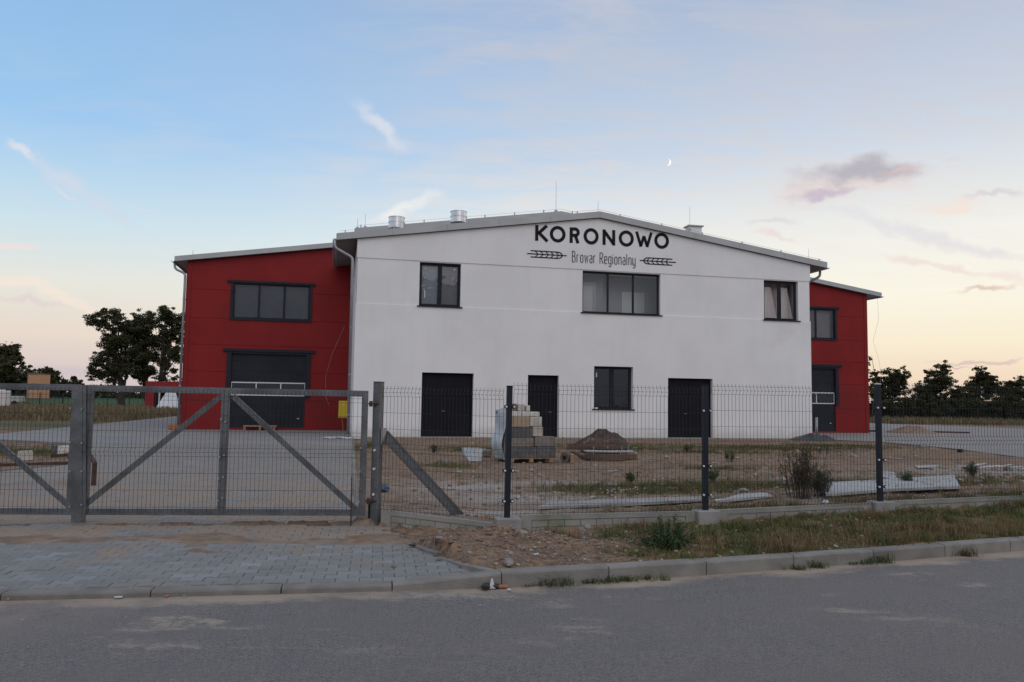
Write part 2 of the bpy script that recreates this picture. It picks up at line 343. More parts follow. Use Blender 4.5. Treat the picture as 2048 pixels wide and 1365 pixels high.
# ------------------------------------------------------------------ mesh builder
class MB:
    def __init__(s): s.v = []; s.f = []; s.mi = []; s.tone = []; s.cur = 0
    def add(s, vs, fs, tone=None):
        n = len(s.v); s.v += [tuple(p) for p in vs]; s.f += [tuple(n+i for i in f) for f in fs]; s.mi += [s.cur]*len(fs)
        if tone is not None: s.tone += [tone]*len(fs)
        return s
    def box(s, x0, x1, y0, y1, z0, z1, M=None):
        vs = [Vector(p) for p in ((x0,y0,z0),(x1,y0,z0),(x1,y1,z0),(x0,y1,z0),(x0,y0,z1),(x1,y0,z1),(x1,y1,z1),(x0,y1,z1))]
        if M: vs = [M @ p for p in vs]
        return s.add(vs, [(3,2,1,0),(4,5,6,7),(0,1,5,4),(1,2,6,5),(2,3,7,6),(3,0,4,7)])
    def rbox(s, x0, x1, y0, y1, z0, z1, b, M=None):
        """box with chamfered edges"""
        vs = []; fs = []
        def ring(z, i): 
            a, c, d, e = x0+i, x1-i, y0+i, y1-i
            k = b if i == 0 else 0
            return [Vector(p) for p in ((x0+b,y0+i,z),(x1-b,y0+i,z),(x1-i,y0+b,z),(x1-i,y1-b,z),(x1-b,y1-i,z),(x0+b,y1-i,z),(x0+i,y1-b,z),(x0+i,y0+b,z))]
        rs = [ring(z0, b), ring(z0+b, 0), ring(z1-b, 0), ring(z1, b)]
        for r in rs: vs += r
        for k in range(3):
            for j in range(8): fs.append((k*8+j, k*8+(j+1)%8, (k+1)*8+(j+1)%8, (k+1)*8+j))
        fs.append(tuple(range(24, 32))); fs.append(tuple(reversed(range(8))))
        if M: vs = [M @ p for p in vs]
        return s.add(vs, fs)
    def prism(s, poly, y0, y1):
        """poly in (x,z), extruded along y"""
        n = len(poly)
        vs = [(x, y0, z) for x, z in poly]+[(x, y1, z) for x, z in poly]
        return s.add(vs, [tuple(range(n)), tuple(reversed(range(n, 2*n)))]+[(i, i+n, (i+1) % n+n, (i+1) % n) for i in range(n)])
    def prismz(s, poly, z0, z1):
        n = len(poly)
        vs = [(x, y, z0) for x, y in poly]+[(x, y, z1) for x, y in poly]
        return s.add(vs, [tuple(reversed(range(n))), tuple(range(n, 2*n))]+[(i, (i+1) % n, (i+1) % n+n, i+n) for i in range(n)])
    def tube(s, pts, r, n=8, cap=True):
        pts = [Vector(p) for p in pts]; rs = r if isinstance(r, (list, tuple)) else [r]*len(pts)
        vs = []; ref = None
        for i, p in enumerate(pts):
            d = (pts[min(i+1, len(pts)-1)]-pts[max(i-1, 0)]).normalized()
            if ref is None:
                ref = d.cross(Vector((0,0,1)) if abs(d.z) < .9 else Vector((0,1,0))).normalized()
            u = (ref - d*ref.dot(d)).normalized(); w = d.cross(u); ref = u
            for k in range(n):
                a = 2*PI*(k+.5)/n; vs.append(p+(u*cos(a)+w*sin(a))*rs[i])
        fs = [(i*n+k, i*n+(k+1) % n, (i+1)*n+(k+1) % n, (i+1)*n+k) for i in range(len(pts)-1) for k in range(n)]
        if cap: fs += [tuple(reversed(range(n))), tuple(range((len(pts)-1)*n, len(pts)*n))]
        return s.add(vs, fs)
    def beam(s, a, b, w, h, up=(0,0,1)):
        a, b = Vector(a), Vector(b); d = (b-a).normalized(); x = d.cross(Vector(up)).normalized(); z = x.cross(d)
        vs = [p+x*i*w/2+z*j*h/2 for p in (a, b) for i, j in ((-1,-1),(1,-1),(1,1),(-1,1))]
        return s.add(vs, [(0,1,2,3),(7,6,5,4),(0,4,5,1),(1,5,6,2),(2,6,7,3),(3,7,4,0)])
    def rock(s, c, r, sq=(1,1,.7), seed=0, M=None, sub=0):
        rr = random.Random(seed); ph = (1+5**.5)/2
        vs = [(-1,ph,0),(1,ph,0),(-1,-ph,0),(1,-ph,0),(0,-1,ph),(0,1,ph),(0,-1,-ph),(0,1,-ph),(ph,0,-1),(ph,0,1),(-ph,0,-1),(-ph,0,1)]
        fs = [(0,11,5),(0,5,1),(0,1,7),(0,7,10),(0,10,11),(1,5,9),(5,11,4),(11,10,2),(10,7,6),(7,1,8),(3,9,4),(3,4,2),(3,2,6),(3,6,8),(3,8,9),(4,9,5),(2,4,11),(6,2,10),(8,6,7),(9,8,1)]
        out = []
        a = rr.random()*6.28
        for v in vs:
            k = r/1.9*(.7+.6*rr.random()); x, y, z = v[0]*k*sq[0], v[1]*k*sq[1], v[2]*k*sq[2]
            out.append((c[0]+x*cos(a)-y*sin(a), c[1]+x*sin(a)+y*cos(a), c[2]+z))
        return s.add(out, fs)
    def build(s, name, mats, parent=None, smooth=False, loc=None, w2l=False, kind=None, label=None):
        me = bpy.data.meshes.new(name)
        vs = s.v
        if w2l and parent is not None:
            inv = parent.matrix_basis.inverted(); vs = [tuple(inv @ Vector(p)) for p in vs]
        me.from_pydata(vs, [], s.f)
        ms = mats if isinstance(mats, (list, tuple)) else [mats]
        for q in ms: me.materials.append(q)
        if len(ms) > 1: me.polygons.foreach_set('material_index', s.mi)
        if smooth: me.polygons.foreach_set('use_smooth', [True]*len(me.polygons))
        if len(s.tone) == len(s.f) and s.tone:
            at = me.attributes.new('tone', 'FLOAT', 'FACE'); at.data.foreach_set('value', s.tone)
        me.update()
        o = bpy.data.objects.new(name, me); COL.objects.link(o)
        if parent is not None: o.parent = parent
        if loc: o.location = loc
        if kind: o['kind'] = kind
        if label: o['label'] = label
        return o

def empty(name, loc=(0,0,0), rz=0, label=None, cat=None, group=None, kind=None):
    o = bpy.data.objects.new(name, None); COL.objects.link(o); o.location = loc; o.rotation_euler = (0,0,rz)
    return tag(o, label, cat, group, kind)
def tag(o, label=None, cat=None, group=None, kind=None):
    if label: o['label'] = label
    if cat: o['category'] = cat
    if group: o['group'] = group
    if kind: o['kind'] = kind
    return o
def dup(o, parent=None, loc=None, rot=None):
    c = o.copy(); COL.objects.link(c)
    if parent is not None: c.parent = parent
    if loc is not None: c.location = loc
    if rot is not None: c.rotation_euler = rot
    return c
def RZ(a, x=0, y=0, z=0): return Matrix.Translation((x, y, z)) @ Matrix.Rotation(a, 4, 'Z')

# photograph bearings -> places in the world
def ray(px, py): return (_F + CX*(px-1024)/FPX - CU*(py-682.5)/FPX)
def G(px, py, z=0):
    d = ray(px, py); k = (z-EYE)/d.z; return Vector((d.x*k, d.y*k, z))
def AT(px, py, Y):
    d = ray(px, py); k = Y/d.y; return Vector((d.x*k, Y, EYE+d.z*k))

# ------------------------------------------------------------------ lie of the land
def interp(pts, x):
    if x <= pts[0][0]: a, b = pts[0], pts[1]
    elif x >= pts[-1][0]: a, b = pts[-2], pts[-1]
    else:
        for a, b in zip(pts, pts[1:]):
            if a[0] <= x <= b[0]: break
    return a[1]+(b[1]-a[1])*(x-a[0])/(b[0]-a[0])
KERB = [(-40,.2),(-3.92,6.18),(-1.85,6.51),(-.97,6.67),(-.06,6.83),(.82,7.1),(1.75,7.41),(3.7,8.12),(5.78,8.94),(9.5,10.4),(14,12.2),(40,22.6)]
def ky(x): return interp(KERB, x)
GATE_DIR = R(5.4); GX, GY = -1.82, 9.72
P0, FD = Vector((-.03, 9.18)), R(14)
def fline(x):
    if x < -1.65: return GY+(x-GX)*math.tan(GATE_DIR)
    if x < -.03: return 9.8+(x+1.65)/1.62*(-.62)
    return 9.18+(x+.03)*math.tan(FD)
GF = [(-3,.0),(-1.6,.02),(-.03,.06),(2.42,.12),(4.86,.20),(7.3,.27),(12,.36),(30,.4)]
def sm(a, b, x):
    k = min(1, max(0, (x-a)/(b-a))); return k*k*(3-2*k)
def inside(p, x, y):
    r = False; j = len(p)-1
    for i in range(len(p)):
        if (p[i][1] > y) != (p[j][1] > y) and x < (p[j][0]-p[i][0])*(y-p[i][1])/(p[j][1]-p[i][1])+p[i][0]: r = not r
        j = i
    return r
def PZ(y): return .042-.04*sm(9, 22, y)
APRON = [(x, ky(x)+.16) for x in (-16,-3.92,-1.85,-.97,-.2)]+[(-.68,7.97),(-1.15,8.75),(-1.6,9.72),(-16,8.38)]
YARD_L = [(-1.9,9.76),(-2.0,10.5),(-4.55,22.95),(-6.25,31.2),(-7.9,38.2),(-15.3,36.3),(-21,62),(-27,64),(-24.7,58),(-19.6,30.2),
          (-26,29.5),(-26,26.5),(-16.8,25.9),(-13.3,24.5),(-9.7,18.4),(-10.2,15.8),(-24,14.5),(-24,7.6)]
YARD_R = [(13.9,36.3),(14.6,34.8),(15.8,33.2),(16.4,29.4),(16.05,24.6),(15.6,19),(48,19),(42,46),(37.6,57.7),(30.9,67.7),(20,74),(12,74)]
MOUND = [(-.45,8.35,.42,.30,.15),(-.05,8.55,.22,.2,.13),(-.75,8.0,.28,.22,.07),(-.15,7.6,.35,.3,.05),(.45,8.5,.25,.25,.08)]
def gh(x, y):
    k = ky(x)
    if y < k+.07: return -.14
    f = fline(x)
    if x < -.15 and y < k+.35: return PZ(y)-.06
    if x < 0 and (inside(APRON, x, y) or inside(YARD_L, x, y)):
        return PZ(y)-.045
    n = noise.noise((x*1.7, y*1.7, 1))*.024+noise.noise((x*6, y*6, 4))*.018+noise.noise((x*14, y*14, 5))*.008
    if y > 30: n *= .6
    if y < f:
        tt = (y-k-.15)/max(.2, f-k-.15)
        h = .105*(1-tt)+interp(GF, x)*tt
        w = sm(1.2, 0, abs(x+.2))*sm(1.5, 0, abs(y-8.2))
        for (mx, my, sx, sy_, a) in MOUND:
            h += a*math.exp(-((x-mx)/sx)**2-((y-my)/sy_)**2)
        h += -.07*math.exp(-((x-.12)/.2)**2-((y-8.05)/.22)**2)
        h += noise.noise((x*9, y*9, 2))*.03*w
        h += noise.noise((x*3.1, y*3.1, 7))*.03*sm(0, .3, y-k-.15)
        if x < -.03: h = max(h, -.02) if x > -1.2 else h
        return h+n*sm(0, .2, y-k)
    near = interp(GF, x)+.085
    h = near*(1-sm(f+.5, f+9, y))
    h += (noise.noise((x*.6, y*.6, 9))*.05+noise.noise((x*.35, y*1.1, 19))*.05)*sm(0, 2, y-f)*sm(31.2, 29, y-.22*x)
    if inside(YARD_R, x, y): return -.03
    if inside(YARD_L, x, y): return PZ(y)-.045
    return h+n-(.0 if y < 30 else .01)

def steps(segs):
    out = []
    for a, b, st in segs:
        n = max(1, round((b-a)/st)); out += [a+(b-a)*i/n for i in range(n)]
    return out+[segs[-1][1]]
xs = steps([(-3000,-600,600),(-600,-120,60),(-120,-40,5),(-40,-12,.8),(-12,-5,.25),(-5,9.5,.075),(9.5,18,.3),(18,60,1.5),(60,160,10),(160,600,55),(600,3000,600)])
ys = steps([(-60,0,6),(0,6,.5),(6,13,.075),(13,22,.2),(22,60,.75),(60,110,2),(110,300,20),(300,1000,70),(1000,4200,400)])
gv = []; A_gr = []; A_pale = []; A_field = []; A_green = []
GRASSP = [(2.6,13.0,1.5,.9),(3.0,13.4,1.6,1.0),(5.0,12.8,1.4,.8),(1.2,13.4,.8,.6),(7.6,13.6,1.5,.7),(3.5,27.0,2,1.2),(9,28,3,1.5),(-.9,25,1.5,1),(6.5,25,1.8,.8),(12.5,30,2,1.5),(-1.5,19.0,.8,.6),(-13.8,21,3,1.5),(-4.6,26,.4,3),(5,19,1,.5)]
for y in ys:
    for x in xs:
        gv.append((x, y, gh(x, y)))
        f = fline(x); g = p = fl = gn = 0.0
        if y < f: 
            g = .85*sm(.35, 1.5, x+.25*noise.noise((x*2,y*2,3))) if x > -1 else 0
            g *= .75+.45*noise.noise((x*.9, y*1.8, 5))
        else:
            for (cx, cy, rx, ry) in GRASSP:
                g = max(g, .95*math.exp(-((x-cx)/rx)**2-((y-cy)/ry)**2))
            g = max(g, .6*math.exp(-((y-f-.25)/.35)**2)*(1 if x > 1.5 else .2))
            for (cx, cy, rx, ry) in [(.2,11.9,1.5,.9),(-.8,13.6,1.2,1.4),(1.0,14.6,1.4,.7),(9.5,16.5,2,1.6),(-.2,10.2,1,.3),(12,20,2,1)]:
                p = max(p, math.exp(-((x-cx)/rx)**2-((y-cy)/ry)**2))
            if x < -14:
                fl = sm(40, 47, y); gn = max(sm(98, 112, y), .75*math.exp(-((y-39)/4)**2) if x < -19.5 else 0)
            if x > 14: fl = sm(64, 70, y+.0*x)*.9; gn = 0
            if y > 75 and x >= -14: fl = max(fl, sm(60, 80, y)); gn = sm(150, 200, y)
        A_gr.append(g); A_pale.append(p); A_field.append(fl); A_green.append(gn)
nx = len(xs)
gf = [(j*nx+i, j*nx+i+1, (j+1)*nx+i+1, (j+1)*nx+i) for j in range(len(ys)-1) for i in range(nx-1)]
me = bpy.data.meshes.new('ground'); me.from_pydata(gv, [], gf); me.materials.append(ground_mat())
for nm, arr in (('grass', A_gr), ('pale', A_pale), ('field', A_field), ('green', A_green)):
    at = me.attributes.new(nm, 'FLOAT', 'POINT'); at.data.foreach_set('value', arr)
me.polygons.foreach_set('use_smooth', [True]*len(me.polygons))
tag(bpy.data.objects.new('ground', me), kind='structure'); COL.objects.link(bpy.data.objects['ground'])

# road: a sheet that follows the kerb, slightly cambered
rv = []; rf = []; re = []
rx = steps([(-40,-8,2),(-8,12,.5),(12,40,2)]); rd = [0,.15,.4,.8,1.4,2.2,3.2,4.5,6,8,11]
for d in rd:
    for x in rx:
        rv.append((x, ky(x)+.02-d, -.008+.045*sm(0, 4, d) if d else -.008)); re.append(d)
n = len(rx)
for j in range(len(rd)-1):
    for i in range(n-1): rf.append(((j+1)*n+i, (j+1)*n+i+1, j*n+i+1, j*n+i))
me = bpy.data.meshes.new('road'); me.from_pydata(rv, [], rf); me.materials.append(asphalt_mat())
at = me.attributes.new('edge', 'FLOAT', 'POINT'); at.data.foreach_set('value', re)
me.polygons.foreach_set('use_smooth', [True]*len(me.polygons))
road = bpy.data.objects.new('road', me); COL.objects.link(road); road['kind'] = 'structure'

# kerb: one stone after another
kerb = empty('kerb', (0,0,0), kind='structure')
KJ = [-9.96,-8.94,-7.93,-6.92,-5.92,-4.93,-3.92,-2.84,-1.85,-.97]
# low stones up to the ramp stone, then full height
pts = [(x, ky(x)) for x in KJ]
cur = (-.97, ky(-.97))
full = [(-.06, 6.83)]
x = -.06
while x < 12:
    s = (ky(x+.5)-ky(x))/.5; dx_ = 1/math.hypot(1, s); x += dx_; full.append((x, ky(x)))
def kstone(a, b, h0, h1):
    a, b = Vector(a), Vector(b); L = (b-a).length; ang = math.atan2(b.y-a.y, b.x-a.x)
    W_ = .15; g = .005; B = .018; q = MB()
    prof = lambda h: [(0,-.2),(0,h-B),(B*.4,h-B*.3),(B,h),(W_-.01,h),(W_,h-.01),(W_,-.2)]
    vs = []
    for xx, h in ((g, h0), (L-g, h1)): vs += [(xx, yy, zz) for yy, zz in prof(h)]
    n = 7
    q.add(vs, [tuple(range(n)), tuple(reversed(range(n, 2*n)))]+[(i, i+n, (i+1) % n+n, (i+1) % n) for i in range(n)])
    o = q.build('kerb_stone', concrete_kerb, kerb); o.location = (a.x, a.y, random.uniform(-.003,.003)); o.rotation_euler = (0, random.uniform(-.002,.002), ang)
for a, b in zip(pts, pts[1:]): kstone(a, b, .045, .045)
kstone(pts[-1], full[0], .048, .118)
for a, b in zip(full, full[1:]): kstone(a, b, .12, .12)
# flat edging stones along the right side of the apron
edging = empty('apron_edging', (0,0,0), kind='structure')
for a, b in (((-.12,6.99),(-.66,7.93)), ((-.67,7.95),(-1.14,8.72))):
    a, b = Vector(a), Vector(b); L = (b-a).length
    o = MB().rbox(0, L-.01, 0, .08, -.15, 0, .006).build('edging_stone', concrete_kerb, edging)
    o.location = (a.x, a.y, .115 if a.y < 7.5 else .075); o.rotation_euler = (0, .075 if a.y < 7.5 else .03, math.atan2(b.y-a.y, b.x-a.x))

# ------------------------------------------------------------------ pavers (double-T concrete blocks)
sheet = MB()
def polysheet(name, poly, z, mt):
    me = bpy.data.meshes.new(name); me.from_pydata([(x, y, z) for x, y in poly], [], [tuple(range(len(poly)))]); me.materials.append(mt)
    o = bpy.data.objects.new(name, me); COL.objects.link(o); o['kind'] = 'structure'; return o
joint_m = mat('joint_sand', (.13,.115,.10), (.09,.08,.07), 12, 1)
far_pave = mat('worn_paving', (.25,.24,.235), (.205,.20,.20), .6, .9, bump=.3, bscale=25, c3=(.24,.205,.17), s3=.25, thr3=(.5,.68))
pave = empty('pavement', (0,0,0), kind='structure')
HH, WW, LL = .0825, .0575, .10
def paver_mesh(shr=.0018, cz=.005):
    def outl(i):
        l, h, w = LL-i, HH-i, WW-i
        return [(-l,-h),(-l*.72,-h),(-l*.34,-w),(l*.34,-w),(l*.72,-h),(l,-h),(l,h),(l*.72,h),(l*.34,w),(-l*.34,w),(-l*.72,h),(-l,h)]
    q = MB(); o, i = outl(shr), outl(shr+.006); n = 12
    vs = [(x,y,-.035) for x,y in o]+[(x,y,-cz) for x,y in o]+[(x,y,0) for x,y in i]
    fs = [tuple(range(24,36))]+[(k, (k+1)%n, (k+1)%n+n, k+n) for k in range(n)]+[(k+n, (k+1)%n+n, (k+1)%n+2*n, k+2*n) for k in range(n)]
    return vs, fs
pvs, pfs = paver_mesh()
pa = math.atan2(.166, 1); ca, sa = cos(pa), sin(pa)
cells = []
pitch = HH+WW
for r_ in range(0, 150):
    v_ = .085+r_*pitch
    for c_ in range(-110, 30):
        u_ = c_*.2+(.1 if r_ % 2 else 0)
        X = -.97+u_*ca-v_*sa; Y = 6.67+.15+u_*sa+v_*ca
        if Y > 27 or X < -11-(Y-9)*.4: continue
        if inside(APRON, X, Y) or (inside(YARD_L, X, Y) and Y < 26): cells.append((X, Y))
def vis(c):
    d = Vector((c[0], c[1], -EYE)); z = d.dot(_F); return abs(d.dot(CX)/z*FPX) < 1060
cells = [c for c in cells if vis(c)]
cells.sort(key=lambda c: c[1]-.25*abs(c[0]+1.5)*0)
q = MB(); q.add(pvs, pfs); p0 = q.build('paver', paver_m, pave); first = True
rest = MB()
for k, (X, Y) in enumerate(cells):
    dz = random.gauss(0, .0018); ta, tb = random.gauss(0, .008), random.gauss(0, .008); ra = pa+random.gauss(0, .006)
    if k < 298:
        o = p0 if first else dup(p0, pave); first = False
        o.location = (X, Y, PZ(Y)+dz); o.rotation_euler = (ta, tb, ra)
    else:
        c0, s0 = cos(ra), sin(ra); z = PZ(Y)+dz
        rest.add([(X+x*c0-y*s0, Y+x*s0+y*c0, z+zz+x*tb+y*ta) for x, y, zz in pvs], pfs, tone=random.random())
rest.build('paving_stones', paver_m, pave, kind='stuff')
# bedding under the stones, worn paving farther off
bed = MB()
def strip_sheet(poly, zf, off, name, mt, ylo, yhi, st=.5):
    q = MB(); me = bpy.data.meshes.new(name)
    import bmesh
    bm = bmesh.new(); vv = [bm.verts.new((x, y, 0)) for x, y in poly]; bm.faces.new(vv)
    y = ylo
    for cut in [ylo, yhi]+[ylo+(yhi-ylo)*i/14 for i in range(1, 14)]:
        g = bm.verts[:]+bm.edges[:]+bm.faces[:]
        bmesh.ops.bisect_plane(bm, geom=g, plane_co=(0, cut, 0), plane_no=(0, 1, 0))
    dl = [f for f in bm.faces if not (ylo-.001 <= f.calc_center_median().y <= yhi+.001)]
    bmesh.ops.delete(bm, geom=dl, context='FACES')
    for v in bm.verts: v.co.z = zf(v.co.y)+off
    bmesh.ops.triangulate(bm, faces=bm.faces[:])
    bmesh.ops.recalc_face_normals(bm, faces=bm.faces[:])
    for f in bm.faces:
        if f.normal.z < 0: f.normal_flip()
    bm.to_mesh(me); bm.free(); me.materials.append(mt)
    o = bpy.data.objects.new(name, me); COL.objects.link(o); return o
o = strip_sheet(APRON, PZ, -.010, 'bedding_sand', joint_m, 4, 10); o['kind'] = 'structure'
o = strip_sheet(YARD_L, PZ, -.010, 'driveway_bedding', joint_m, 9, 27); o['kind'] = 'structure'
o = strip_sheet(YARD_L, PZ, -.003, 'driveway', far_pave, 25.6, 64); o['kind'] = 'structure'
o = strip_sheet(YARD_R, lambda y: .012, 0, 'side_yard_paving', far_pave, 18, 75); o['kind'] = 'structure'
# edging of the drive and of the side yard, and the concrete strip along the white wall
def edge_run(name, pts, w, h, z, mt):
    root = empty(name, (0,0,0), kind='structure')
    for a, b in zip(pts, pts[1:]):
        a, b = Vector(a), Vector(b); L = (b-a).length; nn = max(1, round(L/1.0)) if L < 30 else 24
        for i in range(nn):
            p = a+(b-a)*i/nn
            ob = MB().box(.004, L/nn-.004, -w/2, w/2, -.1, h).build('edging_stone', mt, root)
            ob.location = (p.x, p.y, z(p.y)); ob.rotation_euler = (0, 0, math.atan2(b.y-a.y, b.x-a.x))
edge_run('driveway_edging', [(-1.97,9.95),(-2.0,10.5),(-4.57,22.95),(-6.2,30.9)], .07, .012, PZ, concrete_kerb)
edge_run('side_yard_edging', [(14.6,34.8),(15.8,33.2),(16.4,29.4),(16.05,24.6),(15.7,20)], .10, .03, lambda y: .0, concrete_kerb)
edge_run('island_kerb', [(-16.8,25.9),(-13.3,24.5),(-9.7,18.4),(-10.2,15.8)], .10, .05, lambda y: .0, concrete_kerb)

# sand drift lying over the top of the apron
def drift(name, x0, x1, y0, y1, f, st=.05, mt=None):
    nx_, ny_ = int((x1-x0)/st), int((y1-y0)/st); vs = []; fs = []
    for j in range(ny_+1):
        for i in range(nx_+1):
            x, y = x0+(x1-x0)*i/nx_, y0+(y1-y0)*j/ny_; vs.append((x, y, f(x, y)))
    for j in range(ny_):
        for i in range(nx_): fs.append((j*(nx_+1)+i, j*(nx_+1)+i+1, (j+1)*(nx_+1)+i+1, (j+1)*(nx_+1)+i))
    me = bpy.data.meshes.new(name); me.from_pydata(vs, [], fs); me.materials.append(mt)
    me.polygons.foreach_set('use_smooth', [True]*len(fs)); o = bpy.data.objects.new(name, me); COL.objects.link(o); return o
sand_m = mat('blown_sand', (.27,.205,.155), (.20,.15,.115), 6, 1, bump=.7, bscale=60, c3=(.22,.14,.095), s3=2.2, spec=.1)
def sandh(x, y):
    if not inside(APRON, x, y) and not inside(YARD_L, x, y): 
        return min(gh(x, y), .0)-.03 if y < ky(x)+.4 else gh(x, y)-.01
    yl = 8.62+.10*(x+1.8)*.9
    band = math.exp(-((y-(8.75+.095*(x+1.8)))/.42)**2)
    right = sm(-2.6, -1.0, x)*.5
    h = PZ(y)-.024+.030*band*(1+right)+.028*noise.noise((x*1.1, y*2.2, 11))+.012*noise.noise((x*4, y*7, 1))+.007*noise.noise((x*13, y*17, 1))
    return h
o = drift('sand', -7.5, -.75, 7.6, 10.0, sandh, .045, sand_m); o['kind'] = 'stuff'

# ------------------------------------------------------------------ white building
BA = .2224; BO = Vector((-6.334, 31.43, 0)); BL = 20.6
wb = empty('white_office_building', BO, BA, 'white two storey brewery office block with low gable, black lettering and dark doors', 'building')
def holes_wall(q, s0, s1, z0, z1, holes, y0, y1):
    xs_ = sorted({s0, s1}|{h[0] for h in holes}|{h[1] for h in holes}); xs_ = [x for x in xs_ if s0 <= x <= s1]
    for a, b in zip(xs_, xs_[1:]):
        hs = sorted([(max(h[2], z0), min(h[3], z1)) for h in holes if h[0] < b-1e-6 and h[1] > a+1e-6 and h[3] > z0 and h[2] < z1])
        z = z0
        for h0, h1 in hs:
            if h0 > z+1e-6: q.box(a, b, y0, y1, z, h0)
            z = max(z, h1)
        if z1 > z+1e-6: q.box(a, b, y0, y1, z, z1)
WIN = {'a': (2.55,4.27,5.38,7.21), 'b': (9.58,13.18,5.38,7.21), 'c': (18.24,19.98,5.38,7.21), 'd': (10.12,11.90,1.24,3.08)}
DOOR = {'a': (2.74,4.88,.0,2.65), 'b': (7.2,8.55,.0,2.64), 'c': (13.53,15.66,.0,2.64)}
HOLES = list(WIN.values())+list(DOOR.values())
SL = .148
def zr(s): return 8.03+SL*(min(s, BL-s)+.0)   # underside of the roof at the wall
q = MB()
holes_wall(q, 0, BL, -.05, 5.378, HOLES, -.03, .34)
holes_wall(q, 0.03, BL-.03, 5.378, 7.25, HOLES, 0, .34)
q.prism([(.0,7.25),(BL,7.25),(BL,zr(BL)-.02),(BL/2,zr(BL/2)-.02),(0,zr(0)-.02)], -.028, .34)
q.box(0.001,.3,.34,6.58,-.05,7.9); q.box(BL-.3,BL-.001,.34,6.58,-.05,7.9)
q.build('wall', white_plaster, wb)
# roof: two slabs, fascias, soffit
roof = MB()
E0 = .82; FR = -.14; T = .23
def rz(s): return 8.03+SL*(BL/2-abs(s-BL/2))
for sgn in (0, 1):
    a, b = (-E0, BL/2) if sgn == 0 else (BL/2, BL+E0)
    roof.prism([(a, rz(a)), (b, rz(b)), (b, rz(b)+T-.02), (a, rz(a)+T-.02)], FR+.03, 6.57)
rf_ = roof.build('roof', soffit_m, wb)
top = MB()
for sgn in (0, 1):
    a, b = (-E0-.02, BL/2) if sgn == 0 else (BL/2, BL+E0+.02)
    top.prism([(a, rz(a)+T-.018), (b, rz(b)+T-.018), (b, rz(b)+T+.02), (a, rz(a)+T+.02)], FR-.005, 6.57)
top.build('roof_sheet', roof_m, rf_)
for k in range(10):     # verge flashings, length by length
    for side in (0, 1):
        L = (BL/2+E0)/5
        if k >= 5: continue
        a = (-E0+L*k+.004) if side == 0 else (BL/2+L*k+.004); b = a+L-.008
        MB().prism([(a, rz(a)-.01), (b, rz(b)-.01), (b, rz(b)+T+.028+.002*(k % 2)), (a, rz(a)+T+.028+.002*(k % 2))], FR-.03-.002*(k % 2), FR+.02).build('fascia', fascia_m, rf_)
for s_ in (-E0-.02, BL+E0):
    MB().box(s_, s_+.02, FR+.03, 6.57, rz(-E0)-.0, rz(-E0)+T-.02).build('eaves_board', fascia_m, rf_)
# gutters
def gutter(parent, s, y0, y1, z, r=.075, mt=zinc):
    q = MB(); n = 8; pts = [(s+r*cos(PI+PI*k/n), z+r*sin(PI+PI*k/n)) for k in range(n+1)]; pts2 = [(s+(r-.008)*cos(2*PI-PI*k/n), z+(r-.008)*sin(2*PI-PI*k/n)) for k in range(n+1)]
    vs = [(x, y, zz) for y in (y0, y1) for x, zz in pts+pts2]; m_ = 2*(n+1)
    q.add(vs, [(i, i+m_, (i+1) % m_+m_, (i+1) % m_) for i in range(m_)]+[tuple(range(m_)), tuple(reversed(range(m_, 2*m_)))])
    return q.build('gutter', mt, parent)
gutter(wb, -E0-.09, FR+.05, 6.5, rz(-E0)+.03); gutter(wb, BL+E0+.09, FR+.05, 6.5, rz(-E0)+.03)
def bend(pts, k=5):
    pts = [Vector(p) for p in pts]; out = [pts[0]]
    for a, b, c in zip(pts, pts[1:], pts[2:]):
        r = min(.14, (b-a).length*.45, (c-b).length*.45); p, q_ = b+(a-b).normalized()*r, b+(c-b).normalized()*r
        for i in range(k+1):
            u = i/k; out.append(p*(1-u)**2+b*2*u*(1-u)+q_*u*u)
    return out+[pts[-1]]
def pipe(parent, pts, r=.06, name='downpipe', mt=zinc, clips=()):
    o = MB().tube(bend(pts), r, 10).build(name, mt, parent, smooth=True)
    for z in clips:
        x, y = pts[-1][0], pts[-1][1]
        MB().tube([(x, y, z-.02), (x, y, z+.02)], r+.012, 10).build('pipe_clip', mt, o)
    return o
pipe(wb, [(-.90,-.06,7.95),(-.90,-.06,7.60),(-.17,-.02,7.22),(-.15,-.02,.12)], clips=(6.3,4.4,2.5,.9))
pipe(wb, [(BL+E0+.07,.5,7.85),(BL+E0+.05,.5,7.6),(BL+.12,1.1,7.12),(BL+.1,1.1,.12)], clips=(5,3))

